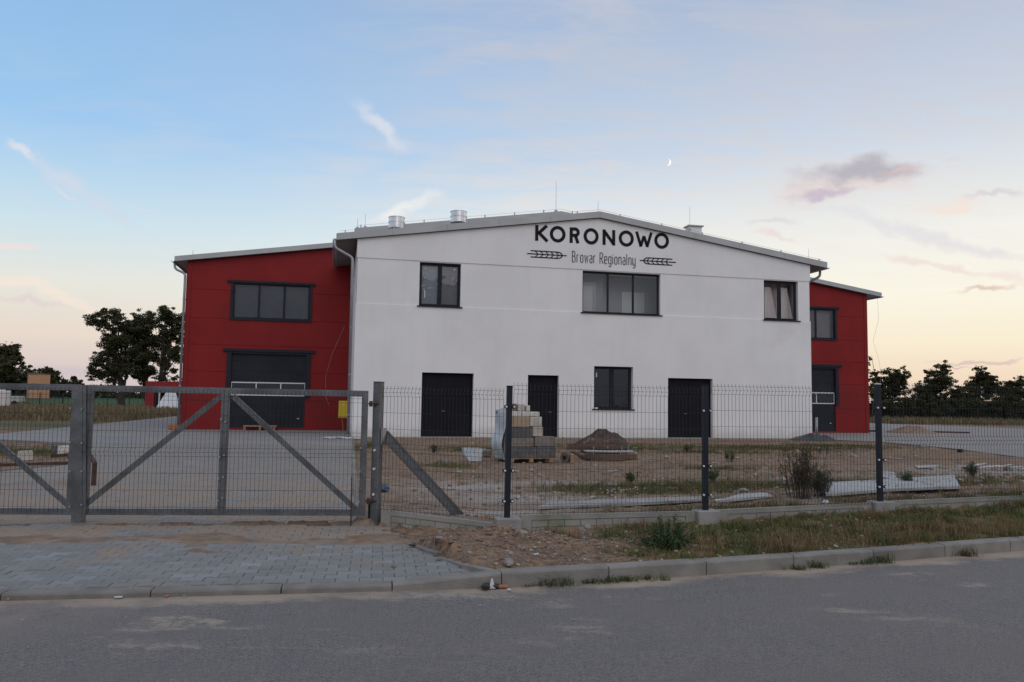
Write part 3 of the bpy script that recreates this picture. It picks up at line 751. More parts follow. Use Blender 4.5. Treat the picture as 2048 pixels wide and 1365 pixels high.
def pane(q, a, b, z0, z1, y): q.add([(a,y,z0),(b,y,z0),(b,y,z1),(a,y,z1)], [(0,1,2,3)])
def window(parent, w, n, dep=.16, fr=.07, sill=True, frm=anthracite, name='window', sash=True, mull=.08, label=None):
    a, b, z0, z1 = w
    q = MB(); q.box(a, a+fr, dep, dep+.07, z0, z1); q.box(b-fr, b, dep, dep+.07, z0, z1)
    q.box(a+fr, b-fr, dep, dep+.07, z0, z0+fr); q.box(a+fr, b-fr, dep, dep+.07, z1-fr, z1)
    root = q.build(name, frm, parent, label=label)
    wd = (b-a-2*fr-(n-1)*mull)/n
    for k in range(n):
        x0 = a+fr+k*(wd+mull); x1 = x0+wd
        if k < n-1: MB().box(x1, x1+mull, dep+.002, dep+.068, z0+fr, z1-fr).build('mullion', frm, root)
        i = .045 if sash else 0
        if sash:
            s_ = MB(); s_.box(x0, x0+i, dep-.012, dep+.05, z0+fr, z1-fr); s_.box(x1-i, x1, dep-.012, dep+.05, z0+fr, z1-fr)
            s_.box(x0+i, x1-i, dep-.012, dep+.05, z0+fr, z0+fr+i); s_.box(x0+i, x1-i, dep-.012, dep+.05, z1-fr-i, z1-fr)
            s_.build('sash', frm, root)
        p = MB(); pane(p, x0+i, x1-i, z0+fr+i, z1-fr-i, dep+.03); p.build('pane', glass, root)
    if sill:
        MB().box(a-.08, b+.08, -.09, dep, z0-.035, z0+.008).build('sill', frm, root)
    return root
w1 = window(wb, WIN['a'], 2, label='two sash upper window with streaks of residue on its left pane')
w2 = window(wb, WIN['b'], 3, sash=False, fr=.08)
MB().box(2.6, 3.38, .32, .34, 5.42, 7.18).build('inner_film', mat('grey_film', (.24,.28,.33), (.30,.34,.39), 2, .8), w1)
MB().box(3.42, 4.2, .32, .34, 5.42, 7.18).build('inner_film', mat('dark_film', (.12,.12,.13), (.16,.16,.17), 2, .8), w1)
w3 = window(wb, WIN['c'], 2, label='two sash upper window with its left sash tilted inwards')
w4 = window(wb, WIN['d'], 2, dep=.20)
# its left sash is tilted in at the top
for c_ in [o for o in w3.children if o.name.split('.')[0] in ('sash', 'pane')][:2]:
    c_.matrix_local = Matrix.Translation((0,.16,5.45)) @ Matrix.Rotation(R(-9), 4, 'X') @ Matrix.Translation((0,-.16,-5.45))
MB().box(18.3, 19.9, .75, .78, 5.4, 7.2).build('reflection_blind', mat('reflected_pink', (.62,.42,.42), (.70,.62,.60), 3, .9, stretch=(8,8,.3)), w3)  # pinkish curtain with a red reflection put into its colour
# leftover stickers and mortar on the panes
st = MB()
for (x, z, dx_, dz_) in ((2.78,6.95,.05,.05),(2.86,6.72,.03,.03),(2.77,6.55,.02,.07),(2.80,6.4,.02,.04),(2.78,5.75,.035,.3),(2.75,6.05,.02,.08),(4.0,6.95,.05,.07),(3.95,6.5,.02,.14)):
    st.box(x, x+dx_, .178, .184, z, z+dz_)
st.build('residue', alu_white, w1, kind='stuff')
st = MB(); st.box(10.29,10.34,.222,.228,2.62,2.82); st.box(11.06,11.10,.222,.228,2.66,2.82); st.box(10.16,10.28,-.08,-.0,1.25,1.31)
st.build('residue', alu_white, w4, kind='stuff')

def steel_door(w, leaves, handle=True):
    a, b, z0, z1 = w; D_ = .20
    q = MB(); q.box(a, a+.05, D_-.03, D_+.05, z0, z1); q.box(b-.05, b, D_-.03, D_+.05, z0, z1); q.box(a+.05, b-.05, D_-.03, D_+.05, z1-.05, z1)
    root = q.build('door', anth_door, wb)
    wd = (b-a-.10)/leaves
    for k in range(leaves):
        x0 = a+.05+k*wd+.004; x1 = x0+wd-.008
        lf = MB().box(x0, x1, D_, D_+.045, z0+.02, z1-.055).build('door_leaf', anth_door, root)
    hx = a+.05+wd*(1 if leaves == 2 else .9)-.09
    MB().tube([(hx,D_-.002,1.08),(hx,D_-.055,1.08),(hx-.12,D_-.055,1.08)], .011, 6).build('handle', zinc, root)
    for zz in (.45, 1.3, 2.2):
        MB().tube([(a+.045,D_-.02,zz),(a+.045,D_-.02,zz+.12)], .016, 6).build('hinge', black_paint, root)
        if leaves == 2: MB().tube([(b-.045,D_-.02,zz),(b-.045,D_-.02,zz+.12)], .016, 6).build('hinge', black_paint, root)
    MB().box(a-.02, b+.02, -.25, .2, -.05, .035).build('threshold', concrete, root)
    return root
steel_door(DOOR['a'], 2); steel_door(DOOR['b'], 1); steel_door(DOOR['c'], 2)
# rooms behind the glass
q = MB()
q.box(.3, BL-.3, .35, 2.6, 4.55, 4.65); q.box(.3, BL-.3, .35, 2.6, 7.3, 7.4); q.box(.3, BL-.3, 2.4, 2.5, 4.65, 7.3)
for s_ in (1.2, 6.5, 8.2, 14.6, 17.3, 20.1): q.box(s_, s_+.1, .35, 2.4, 4.65, 7.3)
q.build('upper_rooms', room_white, wb)
q = MB(); q.box(.3, BL-.3, 4.5, 4.6, 0, 4.5); q.box(.3, BL-.3, .35, 4.5, 0, .05); q.build('ground_floor_room', room_dark, wb)
q = MB(); q.rbox(9.5, 10.42, 1.1, 1.17, 4.66, 6.75, .01); q.build('inner_door', room_white, wb)
q = MB(); q.box(10.42, 10.56, 1.06, 1.2, 4.66, 6.75); q.box(9.37, 10.56, 1.06, 1.2, 6.75, 6.88); q.build('inner_door_frame', alu_white, wb)
q = MB(); q.box(8.3, 10.95, 1.21, 1.26, 4.66, 7.25); q.build('inner_wall', mat('grey_plaster', (.50,.50,.51), None, 1, .9), wb)
q = MB(); q.box(10.96, 14.5, 1.7, 1.78, 4.66, 7.25); q.build('inner_wall', MATS['grey_plaster'], wb)
q = MB(); q.box(12.0, 13.1, 1.64, 1.69, 4.66, 6.6); q.build('inner_door', room_white, wb)
# strip of concrete against the foot of the wall
for a, b in ((-.1,2.6),(5.0,7.1),(8.7,13.4),(15.8,BL+.1)): MB().box(a, b, -.42, -.032, -.1, .03).build('plinth_strip', concrete, wb)

# ---- lettering on the gable
def ribbon(q, pts, w, y0=-.040, y1=-.030, closed=False):
    P = [Vector((p[0], p[1])) for p in pts]; n = len(P); Lf, Rt = [], []
    for i in range(n):
        if closed: a, b = P[i-1], P[(i+1) % n]; d0 = (P[i]-a).normalized(); d1 = (b-P[i]).normalized()
        else:
            d0 = (P[i]-P[i-1]).normalized() if i else (P[1]-P[0]).normalized(); d1 = (P[i+1]-P[i]).normalized() if i < n-1 else d0
        nn = Vector((-(d0.y+d1.y), d0.x+d1.x)); nn.normalize(); k = w/2/max(.35, nn.dot(Vector((-d0.y, d0.x))))
        Lf.append(P[i]+nn*k); Rt.append(P[i]-nn*k)
    m_ = n if closed else n-1
    vs = [(v.x, y0, v.y) for v in Lf]+[(v.x, y0, v.y) for v in Rt]+[(v.x, y1, v.y) for v in Lf]+[(v.x, y1, v.y) for v in Rt]
    fs = []
    for i in range(m_):
        j = (i+1) % n
        fs += [(i, i+n, j+n, j), (i, j, j+2*n, i+2*n), (i+n, i+3*n, j+3*n, j+n)]
    if not closed: fs += [(0, 2*n, 3*n, n), (n-1, 2*n-1, 4*n-1, 3*n-1)]
    q.add(vs, fs)
def arc(cx, cz, rx, rz_, a0, a1, n=16): return [(cx+rx*cos(R(a0+(a1-a0)*i/n)), cz+rz_*sin(R(a0+(a1-a0)*i/n))) for i in range(n+1)]
def sx(px): return 7.43+ (px-1069.7)*(.02205)+ (px-1069.7)*(px-1337)*(3.1e-6)*-1*-1
import math as _m
def fac_s(px, py=485):
    d = ray(px, py); nrm = Vector((-sin(BA), cos(BA), 0)); k = (BO-Vector((0,0,EYE))).dot(nrm)/d.dot(nrm)
    P = Vector((0,0,EYE))+d*k; return (P-BO).dot(Vector((cos(BA), sin(BA), 0))), P.z
def C4(cx): return fac_s(1000+cx/5.12)[0]
Z0, Z1 = 8.375, 9.055; SW = .142; mid = (Z0+Z1)/2
sign = MB()
def letter(strokes, nm='letter', w=SW):
    q = MB()
    for st_ in strokes:
        closed = st_[0] == 'c'; ribbon(q, st_[1], w, closed=closed)
    return q.build(nm, black_paint, wb)
def O_(a, b):
    a, b = C4(a), C4(b); r = (b-a)/2-SW/2; cx = (a+b)/2; rz2 = (Z1-Z0)/2+.02-SW/2
    letter([('c', arc(cx, mid, r, rz2, 0, 360, 40)[:-1])])
a, b = C4(357), C4(490)
letter([('o', [(a+SW/2,Z0),(a+SW/2,Z1)]), ('o', [(a+SW*.9,mid-.03),(b-.06,Z1)]), ('o', [(a+SW*1.0+.02,mid+.02),(b-.03,Z0)])])
O_(507, 668); O_(853, 1007); O_(1213, 1367); O_(1577, 1727)
a, b = C4(710), C4(812); bw = b-a
letter([('o', [(a+SW/2,Z0),(a+SW/2,Z1)]), ('o', [(a+SW,Z1-SW*.45)]+arc(b-.20,Z1-.205,.135,.14,90,-90,14)+[(a+SW,Z1-.345)]), ('o', [(a+SW+.12,Z1-.36),(b-.07,Z0)])])
a, b = C4(1047), C4(1177)
letter([('o', [(a+SW/2,Z0),(a+SW/2,Z1)]), ('o', [(b-SW/2,Z0),(b-SW/2,Z1)]), ('o', [(a+SW*.55,Z1-.07),(b-SW*.55,Z0+.07)])])
a, b = C4(1380), C4(1562); w_ = b-a
letter([('o', [(a+.07,Z1),(a+w_*.33,Z0+.02)]), ('o', [(a+w_*.33-.01,Z0+.04),(a+w_*.5,Z0+.5)]), ('o', [(a+w_*.5,Z0+.5),(a+w_*.67+.01,Z0+.04)]), ('o', [(a+w_*.67,Z0+.02),(b-.07,Z1)])], w=SW*.9)
# thin condensed second line, glyphs on a unit grid: x 0..1 (scaled by width), z 0..1 = cap height
XH = .70
def ell(x0, x1, z0, z1, a0=0, a1=360, n=18): return arc((x0+x1)/2, (z0+z1)/2, (x1-x0)/2, (z1-z0)/2, a0, a1, n)
def stad(x0, x1, z0, z1):   # tall rounded loop
    r = (x1-x0)/2; k = .14
    return ([(x1, z0+k)]+[(x1, z1-k)]+arc((x0+x1)/2, z1-k, r, k, 0, 180, 8)[1:]+[(x0, z0+k)]+arc((x0+x1)/2, z0+k, r, k, 180, 360, 8)[1:-1])
GL = {
 'B': (1.0, [('o', [(0,0),(0,1),(.55,1)]+ell(.2,.9,.55,1,80,-90,8)+[(0,.55)]), ('o', [(0,.55),(.55,.55)]+ell(.2,1,0,.55,80,-90,8)+[(0,0)])]),
 'R': (1.0, [('o', [(0,0),(0,1),(.5,1)]+ell(.1,1,.5,1,80,-90,10)+[(0,.5)]), ('o', [(.5,.5),(1,0)])]),
 'r': (.65, [('o', [(0,0),(0,XH)]), ('o', [(0,XH-.2)]+ell(0,1.3,XH-.4,XH,170,75,8))]),
 'o': (.85, [('c', stad(0,1,0,XH))]),
 'w': (1.15, [('o', [(0,XH),(.25,0),(.5,XH-.1),(.75,0),(1,XH)])]),
 'a': (.8, [('o', ell(0,1,XH-.32,XH,150,0,8)+[(1,0)]), ('o', [(1,XH-.27)]+ell(0,1,0,XH-.3,90,270,10)+[(1,.08)])]),
 'e': (.85, [('o', [(0,XH*.5),(1,XH*.5)]+ell(0,1,XH-.32,XH,0,180,10)+[(0,.16)]+ell(0,1,0,.32,180,330,8))]),
 'g': (.85, [('c', stad(0,1,0,XH)), ('o', [(1,XH),(1,-.08)]+ell(0,1,-.26,.06,0,-150,8))]),
 'i': (.1, [('o', [(0,0),(0,XH)]), ('o', [(0,XH+.14),(0,XH+.20)])]),
 'n': (.85, [('o', [(0,0),(0,XH)]), ('o', [(0,XH-.15)]+ell(0,1,XH-.3,XH,165,0,10)+[(1,0)])]),
 'l': (.1, [('o', [(0,0),(0,1.02)])]),
 'y': (.85, [('o', [(0,XH),(0,.16)]+ell(0,1,0,.32,180,345,8)), ('o', [(1,XH),(1,-.08)]+ell(0,1,-.26,.06,0,-150,8))]),
}
word = 'Browar Regionalny'; CAP = .47; gap = .60
units = sum((GL[c][0] if c != ' ' else .35)+gap for c in word)-gap
S0, S1 = 9.10, 11.98; ku = (S1-S0)/units; cx = S0
for c in word:
    if c == ' ': cx += (.35+gap)*ku; continue
    wd, sts = GL[c]; q = MB()
    for kind_, pts_ in sts:
        ribbon(q, [(cx+x*wd*ku, 7.545+z*CAP) for x, z in pts_], .030, closed=kind_ == 'c')
    q.build('letter', black_paint, wb); cx += (wd+gap)*ku
def ear(s_tail, s_tip, s_head, s_end, z, nm='wheat_emblem'):
    """stem from s_tail to s_end; side lines start at s_tip and close round at s_head"""
    q = MB(); sg = 1 if s_head > s_tip else -1; h = .135; w_ = .046
    ribbon(q, [(s_tail, z), (s_end, z)], w_)
    k = .2*sg
    for u in (1, -1):
        ribbon(q, [(s_tip, z+u*h), (s_head-k, z+u*h)]+[(s_head-k+k*sin(R(a)), z+u*h*cos(R(a))) for a in (30, 60, 88)], w_)
        for i in range(5):
            x0 = s_tip+(s_head-s_tip)*(.13+.165*i)
            ribbon(q, [(x0, z+u*h), (x0+.09*sg, z+u*h*.45), (x0+.14*sg, z)], .034)
    return q.build(nm, black_paint, wb)
ear(fac_s(1054,505)[0], fac_s(1061,505)[0], fac_s(1124,509)[0], fac_s(1133,510)[0], 7.80)
ear(fac_s(1351,523)[0], fac_s(1344,523)[0], fac_s(1287,521)[0], fac_s(1279,520)[0], 7.78)

# ---- roof vents, lightning rods, on the white roof
def roof_z(s): return rz(s)+T+.02
def vent(s, y, zc, r=.36):
    q = MB(); base = roof_z(s)-.05
    q.tube([(s,y,base),(s,y,zc-.30)], r*.62, 16)
    o = q.build('roof_vent', steel_bright, wb, smooth=True)
    q = MB()
    for z0, z1, rr in ((-.24,-.21,r+.01),(-.21,.02,r-.01),(.02,.05,r+.012),(.05,.25,r-.01),(.25,.28,r+.012)):
        q.tube([(s,y,zc+z0),(s,y,zc+z1)], rr, 28)
    q.build('vent_drum', steel_bright, o, smooth=False)
    q = MB(); q.tube([(s,y,zc+.24),(s,y,zc+.31)], [r*.9, r*.3], 16); q.build('vent_cap', zinc, o)
def vent_at(pxl, pxr, pyt, pyb, dep):
    nrm = Vector((-sin(BA), cos(BA), 0)); dd = Vector((cos(BA), sin(BA), 0))
    def f(px, py):
        d = ray(px, py); P = Vector((0,0,EYE))+d*((BO+nrm*dep-Vector((0,0,EYE))).dot(nrm)/d.dot(nrm)); return (P-BO).dot(dd), P.z
    a, b = f(pxl, pyt), f(pxr, pyt); c = f((pxl+pxr)/2, (pyt+pyb)/2)
    vent((a[0]+b[0])/2, dep, c[1]-.06, (b[0]-a[0])/2*.98)
vent_at(777, 810, 431, 459, 3.0); vent_at(901, 934, 420, 447, 3.0)
def rod(parent, s, y, z0, z1, nm='lightning_rod', r=.012):
    q = MB(); q.tube([(s,y,z0-.1),(s,y,z1)], [r, r*.6], 5); q.box(s-.07,s+.07,y-.07,y+.07,z0-.02,z0+.05); return q.build(nm, zinc, parent)
rod(wb, BL/2+.1, 0.4, roof_z(BL/2), roof_z(BL/2)+.62)
# lightning conductor wire stood off the verge
q = MB(); q.tube([(-.7,.0,roof_z(-.7)+.12),(BL/2,.0,roof_z(BL/2)+.12),(BL+.7,.0,roof_z(BL+.7)+.12)], .006, 4)
for k in range(12):
    s_ = -.5+k*(BL+1)/11; q.box(s_-.02, s_+.02, -.02, .02, roof_z(s_)-.03, roof_z(s_)+.13)
q.build('conductor_wire', zinc, wb)

# ------------------------------------------------------------------ red hall
HO = BO+Vector((-sin(BA), cos(BA), 0))*6.6
hall = empty('red_production_hall', HO, BA, 'long red metal panelled hall standing behind and on both sides of the white block', 'building')
HL, HR, HM = -7.6, 28.62, 10.51
def hz(s): return 7.82+SL*(min(s-HL, HR-s))
HB = 34
MIR = lambda h: (2*HM-h[1], 2*HM-h[0], h[2], h[3])
HW = (-5.62,-1.90,5.14,6.92); HD = (-5.47,-2.07,.10,3.56)
HH_ = [HW, HD, MIR(HW), MIR(HD)]
rows = [-.03, 1.36, 2.70, 3.95, 5.19, 6.53]
def panelrow(s0, s1, z0, z1):
    q = MB(); holes_wall(q, s0, s1, z0+.006, z1-.006, HH_, 0, .10)
    if q.v: q.build('wall_panel', red_panel, hall)
for z0, z1 in zip(rows, rows[1:]):
    for s0, s1 in ((HL+.22,-3.76),(-3.755,-.0),(21.03,24.78),(24.785,HR-.22)):
        panelrow(s0, s1, z0, z1)
for s0, s1 in ((HL+.22,-.0),(21.03,HR-.22)):
    w_ = HW if s1 < 1 else MIR(HW); q = MB()
    for a, b, z0 in ((s0,w_[0],6.536),(w_[0],w_[1],6.92),(w_[1],s1,6.536)):
        q.prism([(a,z0),(b,z0),(b,hz(b)-.01),(a,hz(a)-.01)], 0, .10)
    q.build('wall_panel', red_panel, hall)
for s0 in (HL, HR-.214):
    MB().box(s0, s0+.214, -.014, .12, -.03, hz(s0)+.02).build('corner_trim', red_panel, hall)
q = MB(); q.box(HL+.02, HR-.02, .10, .16, -.02, 6.4) if False else None
core = MB(); holes_wall(core, HL+.02, HR-.02, -.02, 6.53, HH_, .105, .2)
core.prism([(HL+.02,6.93),(HR-.02,6.93),(HR-.02,hz(HR)-.03),(HM,hz(HM)-.03),(HL+.02,hz(HL)-.03)], .105, .2); holes_wall(core, HL+.02, HR-.02, 6.53, 6.93, HH_, .105, .2)
core.build('wall_core', mat('seam_shadow_gap', (.10,.008,.01), None, 1, .7), hall)
sd = MB()
sd.box(HL, HL+.1, .2, HB, -.03, hz(HL)); sd.box(HR-.1, HR, .2, HB, -.03, hz(HR)); sd.box(HL, HR, HB-.1, HB, -.03, 7.6)
sd.build('side_wall', red_dark, hall)
MB().box(HL+.1, HR-.1, 3.5, 3.6, 0, 8).box(HL+.1, HR-.1, .2, 3.5, -.02, .0).build('inner_partition', room_dark, hall)
MB().box(HL-.01, 0, -.03, .0, -.1, .045).box(20.7, HR+.01, -.03, .0, -.1, .045).build('base_flashing', red_dark, hall)
hr = MB()
def hrz(s): return hz(HL)+.02+SL*(min(s, 2*HM-s)-HL)
for a, b in ((HL-.52, 0.0), (21.02, HR+.52+.25)):
    hr.prism([(a,hrz(a)),(b,hrz(b)),(b,hrz(b)+.19),(a,hrz(a)+.19)], -.25, HB+.3)
for a, b in ((0.0, HM), (HM, 21.02)):
    hr.prism([(a,hrz(a)+.62),(b,hrz(b)+.62),(b,hrz(b)+.86),(a,hrz(a)+.86)], -.05, HB+.3)
for a, b in ((0.0, HM), (HM, 21.02)):
    hr.prism([(a+.02,hrz(a)-.2),(b-.0,hrz(b)-.2),(b,hrz(b)+.63),(a+.02,hrz(a)+.63)], .05, .3)
hroof = hr.build('roof', roof_m, hall)
for a, b in ((HL-.52, -3.9), (-3.9, 0.0), (21.02, 25), (25, HR+.77)):
    MB().prism([(a+.003,hrz(a)-.015),(b-.003,hrz(b)-.015),(b-.003,hrz(b)+.215),(a+.003,hrz(a)+.215)], -.275, -.245).build('fascia', fascia_m, hroof)
for a, b in ((0.0, 3.5), (3.5, 7), (7, HM), (HM, 14), (14, 17.5), (17.5, 21.02)):
    MB().prism([(a+.003,hrz(a)+.61),(b-.003,hrz(b)+.61),(b-.003,hrz(b)+.88),(a+.003,hrz(a)+.88)], -.085, -.055).build('fascia', fascia_m, hroof)
gutter(hall, HL-.60, -.22, HB, hrz(HL-.52)+.02); gutter(hall, HR+.86, -.22, HB, hrz(HR+.77)+.02)
pipe(hall, [(HL-.56,-.02,hrz(HL-.52)-.0),(HL-.52,-.02,7.42),(HL-.06,-.05,7.22),(HL-.06,-.05,.1)], .055, clips=(6,4,2))
def hall_window(w, film=None):
    wn = window(hall, (w[0]+.13, w[1]-.13, w[2]+.10, w[3]-.05), 3, dep=.02, fr=.05, sill=False, sash=False, mull=.10)
    q = MB(); a, b, z0, z1 = w
    q.box(a,a+.128,-.05,.11,z0,z1); q.box(b-.128,b,-.05,.11,z0,z1); q.box(a+.128,b-.128,-.05,.11,z0,z0+.098); q.box(a+.128,b-.128,-.04,.11,z1-.048,z1)
    q.build('window_trim', anthracite, wn)
    if film: MB().box(a+.2, b-.2, .3, .32, z0+.1, z1-.1).build('reflection_blind', film, wn)  # added sheet whose colour stands in for the reflection on the panes
    MB().box(a-.18, b+.14, -.09, -.002, z1+.005, z1+.105).build('lintel_board', anthracite, wn)
hall_window(HW, mat('dusk_reflection', (.035,.045,.06), (.05,.06,.075), 1, .8)); hall_window(MIR(HW), mat('warm_reflection', (.30,.27,.25), (.25,.23,.22), 1, .8))
def hall_door(w, mirror):
    a, b, z0, z1 = w
    root = MB().box(a, b, .06, .09, z1-.08, z1+.02).build('sectional_door', anthracite, hall)
    zs = [z0, .62, 1.14, 1.60, 2.24, 2.75, 3.22, z1-.08]
    for i, (p, r_) in enumerate(zip(zs, zs[1:])):
        if i == 3: continue
        q = MB(); n_ = max(2, round((r_-p)/.10))
        for k in range(n_):
            h = (r_-p-.008)/n_; q.box(a+.002, b-.002, .062+.004*(k % 2), .10, p+.004+k*h, p+.004+(k+1)*h)
        q.build('door_section', anthracite, root)
    gf_ = MB(); y0, y1 = .045, .10; p, r_ = 1.60, 2.24
    gf_.box(a+.03,b-.03,y0,y1,p,p+.055); gf_.box(a+.03,b-.03,y0,y1,r_-.055,r_)
    wd = (b-a-.06)/3
    for k in range(4):
        x = a+.03+k*wd; gf_.box(x-(.025 if k else 0), x+(.025 if k < 3 else 0), y0, y1, p+.055, r_-.055)
    fo = gf_.build('glazed_section', alu_white, root)
    for k in range(3):
        q = MB(); pane(q, a+.06+k*wd, a+.0+(k+1)*wd, p+.055, r_-.055, .08); q.build('pane', glass, fo)
    MB().box(a+.02, b-.02, .04, .09, z0-.05, z0-.005).build('bottom_seal', alu_white, root)
    hx = b-.35 if not mirror else b-.35
    MB().rbox(hx, hx+.10, .03, .062, .52, .56, .005).build('handle', alu_white, root)
    q = MB(); q.box(a-.20, a-.0, -.06, .11, 1.5, 3.655); q.box(b+.0, b+.20, -.06, .11, 1.5, 3.655); q.box(a, b, -.05, .11, z1+.001, 3.655)
    q.build('door_trim', anthracite, root)
    MB().box(a-.38, b+.40, -.10, -.002, 3.66, 3.79).build('lintel_board', anthracite, root)
hall_door(HD, 0); hall_door(MIR(HD), 1)
# rods on the hall roof, and the small chimney
def hall_sz(px, py, dep):
    nrm = Vector((-sin(BA), cos(BA), 0)); dd = Vector((cos(BA), sin(BA), 0)); d = ray(px, py)
    P = Vector((0,0,EYE))+d*((HO+nrm*dep-Vector((0,0,EYE))).dot(nrm)/d.dot(nrm)); return (P-HO).dot(dd), P.z
for (px, pt, pb, dep) in ((1112.5,362,423,.6),(715.5,438,457,.4),(731,428,455,.9),(1379.5,413,460,3),(1617,498,530,2),(386,501,513,.3)):
    s_, zt = hall_sz(px, pt, dep); _, zb = hall_sz(px, pb, dep)
    rod(hall, s_, dep, zb, zt)
q = MB(); q.tube([(.1,.1,hrz(.1)+1.03),(HM,.1,hrz(HM)+1.03),(20.9,.1,hrz(20.9)+1.03)], .006, 4)
for k in range(14):
    s_ = .3+k*1.55; q.box(s_-.025, s_+.025, .07, .13, hrz(s_)+.84, hrz(s_)+1.05)
q.build('conductor_wire', zinc, hall)
s_, zt = hall_sz(1387, 453, 6.5); _, zb = hall_sz(1387, 466, 6.5)
ch = MB().box(s_-.42, s_+.42, 6.2, 6.8, zb-1.3, zt-.08).build('chimney', white_plaster, hroof)
MB().rbox(s_-.52, s_+.52, 6.1, 6.9, zt-.08, zt, .01).build('chimney_cap', fascia_m, ch)
# loose cables hanging from both sides of the hall
q = MB(); q.tube([(-.35,-.05,5.0),(-.9,-.06,3.6),(-1.15,-.06,2.6),(-1.12,-.05,1.6),(-.95,-.08,1.2)], .006, 4); q.build('loose_cable', zinc, hall)
q = MB(); q.tube([(HR+.62,-.1,7.7),(HR+.66,-.1,6.4),(HR+.28,-.1,5.2),(HR+.66,-.1,4.0),(HR+.74,-.1,3.2),(HR+.6,-.1,2.6)], .005, 4); q.build('loose_cable', zinc, hall)

# yellow meter cabinet on legs by the corner
def bl(s, y, z=0): return BO+Vector((cos(BA),sin(BA),0))*s+Vector((-sin(BA),cos(BA),0))*y+Vector((0,0,z))
p = G(693, 866); yb = empty('yellow_utility_cabinet', (-7.75,36.6,0), BA, 'yellow plastic utility cabinet on thin legs by the drainpipe at the red wall', 'utility cabinet')
cb = MB().rbox(-.27,.40,-.12,.14,.62,1.42,.03).build('cabinet', yellow_m, yb)
MB().rbox(-.24,.37,-.14,-.121,.66,1.38,.008).build('door', yellow_m, yb)
for s_ in (-.02,.3): MB().beam((s_,0,0),(s_-.08,0,.62),.05,.05,(0,1,0)).build('leg', wood_orange, yb)

# ------------------------------------------------------------------ gate
gate = empty('steel_gate', (GX, GY, 0), GATE_DIR, 'wide galvanised double gate with mesh infill and diagonal braces, closed across the drive', 'gate')
def wiremesh(parent, L, rows_, x0=0, step=.05, bends=(), top=None, bot=None, M=None, r=.0021, y=0, name='mesh_panel', spike=.03, amp=.03, dx0=.0, fv=None):
    q = MB(); n = int(L/step)
    prof = []
    zs = sorted(rows_); b0 = zs[0]-.02 if bot is None else bot; t0 = zs[-1]+spike if top is None else top
    prof.append((b0, 0))
    for zb in bends: prof += [(zb-.05, 0), (zb, -amp), (zb+.05, 0)]
    prof.append((t0, 0)); prof = [p for p in prof if b0 <= p[0] <= t0]; prof.sort()
    def off(z):
        for (a, u), (b, v) in zip(prof, prof[1:]):
            if a <= z <= b: return u+(v-u)*(z-a)/max(1e-6, b-a)
        return 0
    for i in range(n+1):
        x = x0+dx0+i*step
        if x > x0+L: break
        q.tube([(x, y+o_, z) for z, o_ in prof], r, 4, cap=False)
    for z in zs:
        q.tube([(x0, y+off(z)-.004, z), (x0+L, y+off(z)-.004, z)], r*1.05, 4, cap=False)
    if fv: q.v = [fv(v) for v in q.v]
    return q.build(name, wire_m, parent)
def leaf(x0, x1, zl, zr_, zbl, zbr, diag, midp, nm, label):
    """frame in gate coordinates: x along the gate; heights at both ends"""
    lf = empty(nm, (0,0,0)); lf.parent = gate
    if label: lf['label'] = label
    Z = lambda x, a, b: a+(b-a)*(x-x0)/(x1-x0)
    t_ = .075
    def bm(a, b, w=.06, h=t_): return MB().beam(a, b, w, h, (0,1,0))
    MB().beam((x0,0,zl-t_/2),(x1,0,zr_-t_/2),.06,t_,).build('top_rail', galvanised, lf)
    MB().beam((x0,0,zbl+t_/2),(x1,0,zbr+t_/2),.06,t_).build('bottom_rail', galvanised, lf)
    for x in (x0+.035, x1-.035):
        MB().box(x-.035, x+.035, -.031, .031, Z(x,zbl,zbr)+t_, Z(x,zl,zr_)-t_).build('stile', galvanised, lf)
    if midp: 
        mp = MB().box(midp-.045, midp+.045, -.029, .029, Z(midp,zbl,zbr)+t_, Z(midp,zl,zr_)-t_).build('stile', galvanised, lf)
    for a, b in diag:
        A_ = Vector((a[0],.012,a[1])); B_ = Vector((b[0],.012,b[1]))
        MB().beam(A_, B_, .03, .065, (0,1,0) if False else (0,0,1)).build('brace', galvanised, lf)
    return lf
rows_g = [.26,.46,.66,.86,.91,.96,1.16,1.36,1.53,1.58]
# right leaf runs from -3.33 to 0; left leaf from -3.43 outwards
lr = leaf(-3.275, .05, 1.70, 1.68, .165, .155, [((-3.22,.29),(-1.72,1.59)), ((-1.58,1.59),(-.05,.22))], -1.66, 'gate_leaf', 'gate leaf on the right with two braces meeting at its middle post')
ll = leaf(-6.75, -3.365, 1.70, 1.705, .18, .165, [((-3.42,.27),(-4.95,1.59)), ((-5.1,1.59),(-6.6,.25))], -5.03, 'gate_leaf', 'gate leaf on the left, cut off by the picture edge')
wiremesh(lr, 3.28, rows_g, x0=-3.27, bends=(.91,), y=-.045, bot=.19, top=1.66)
wiremesh(ll, 3.28, rows_g, x0=-6.72, bends=(.91,), y=-.045, bot=.19, top=1.66)
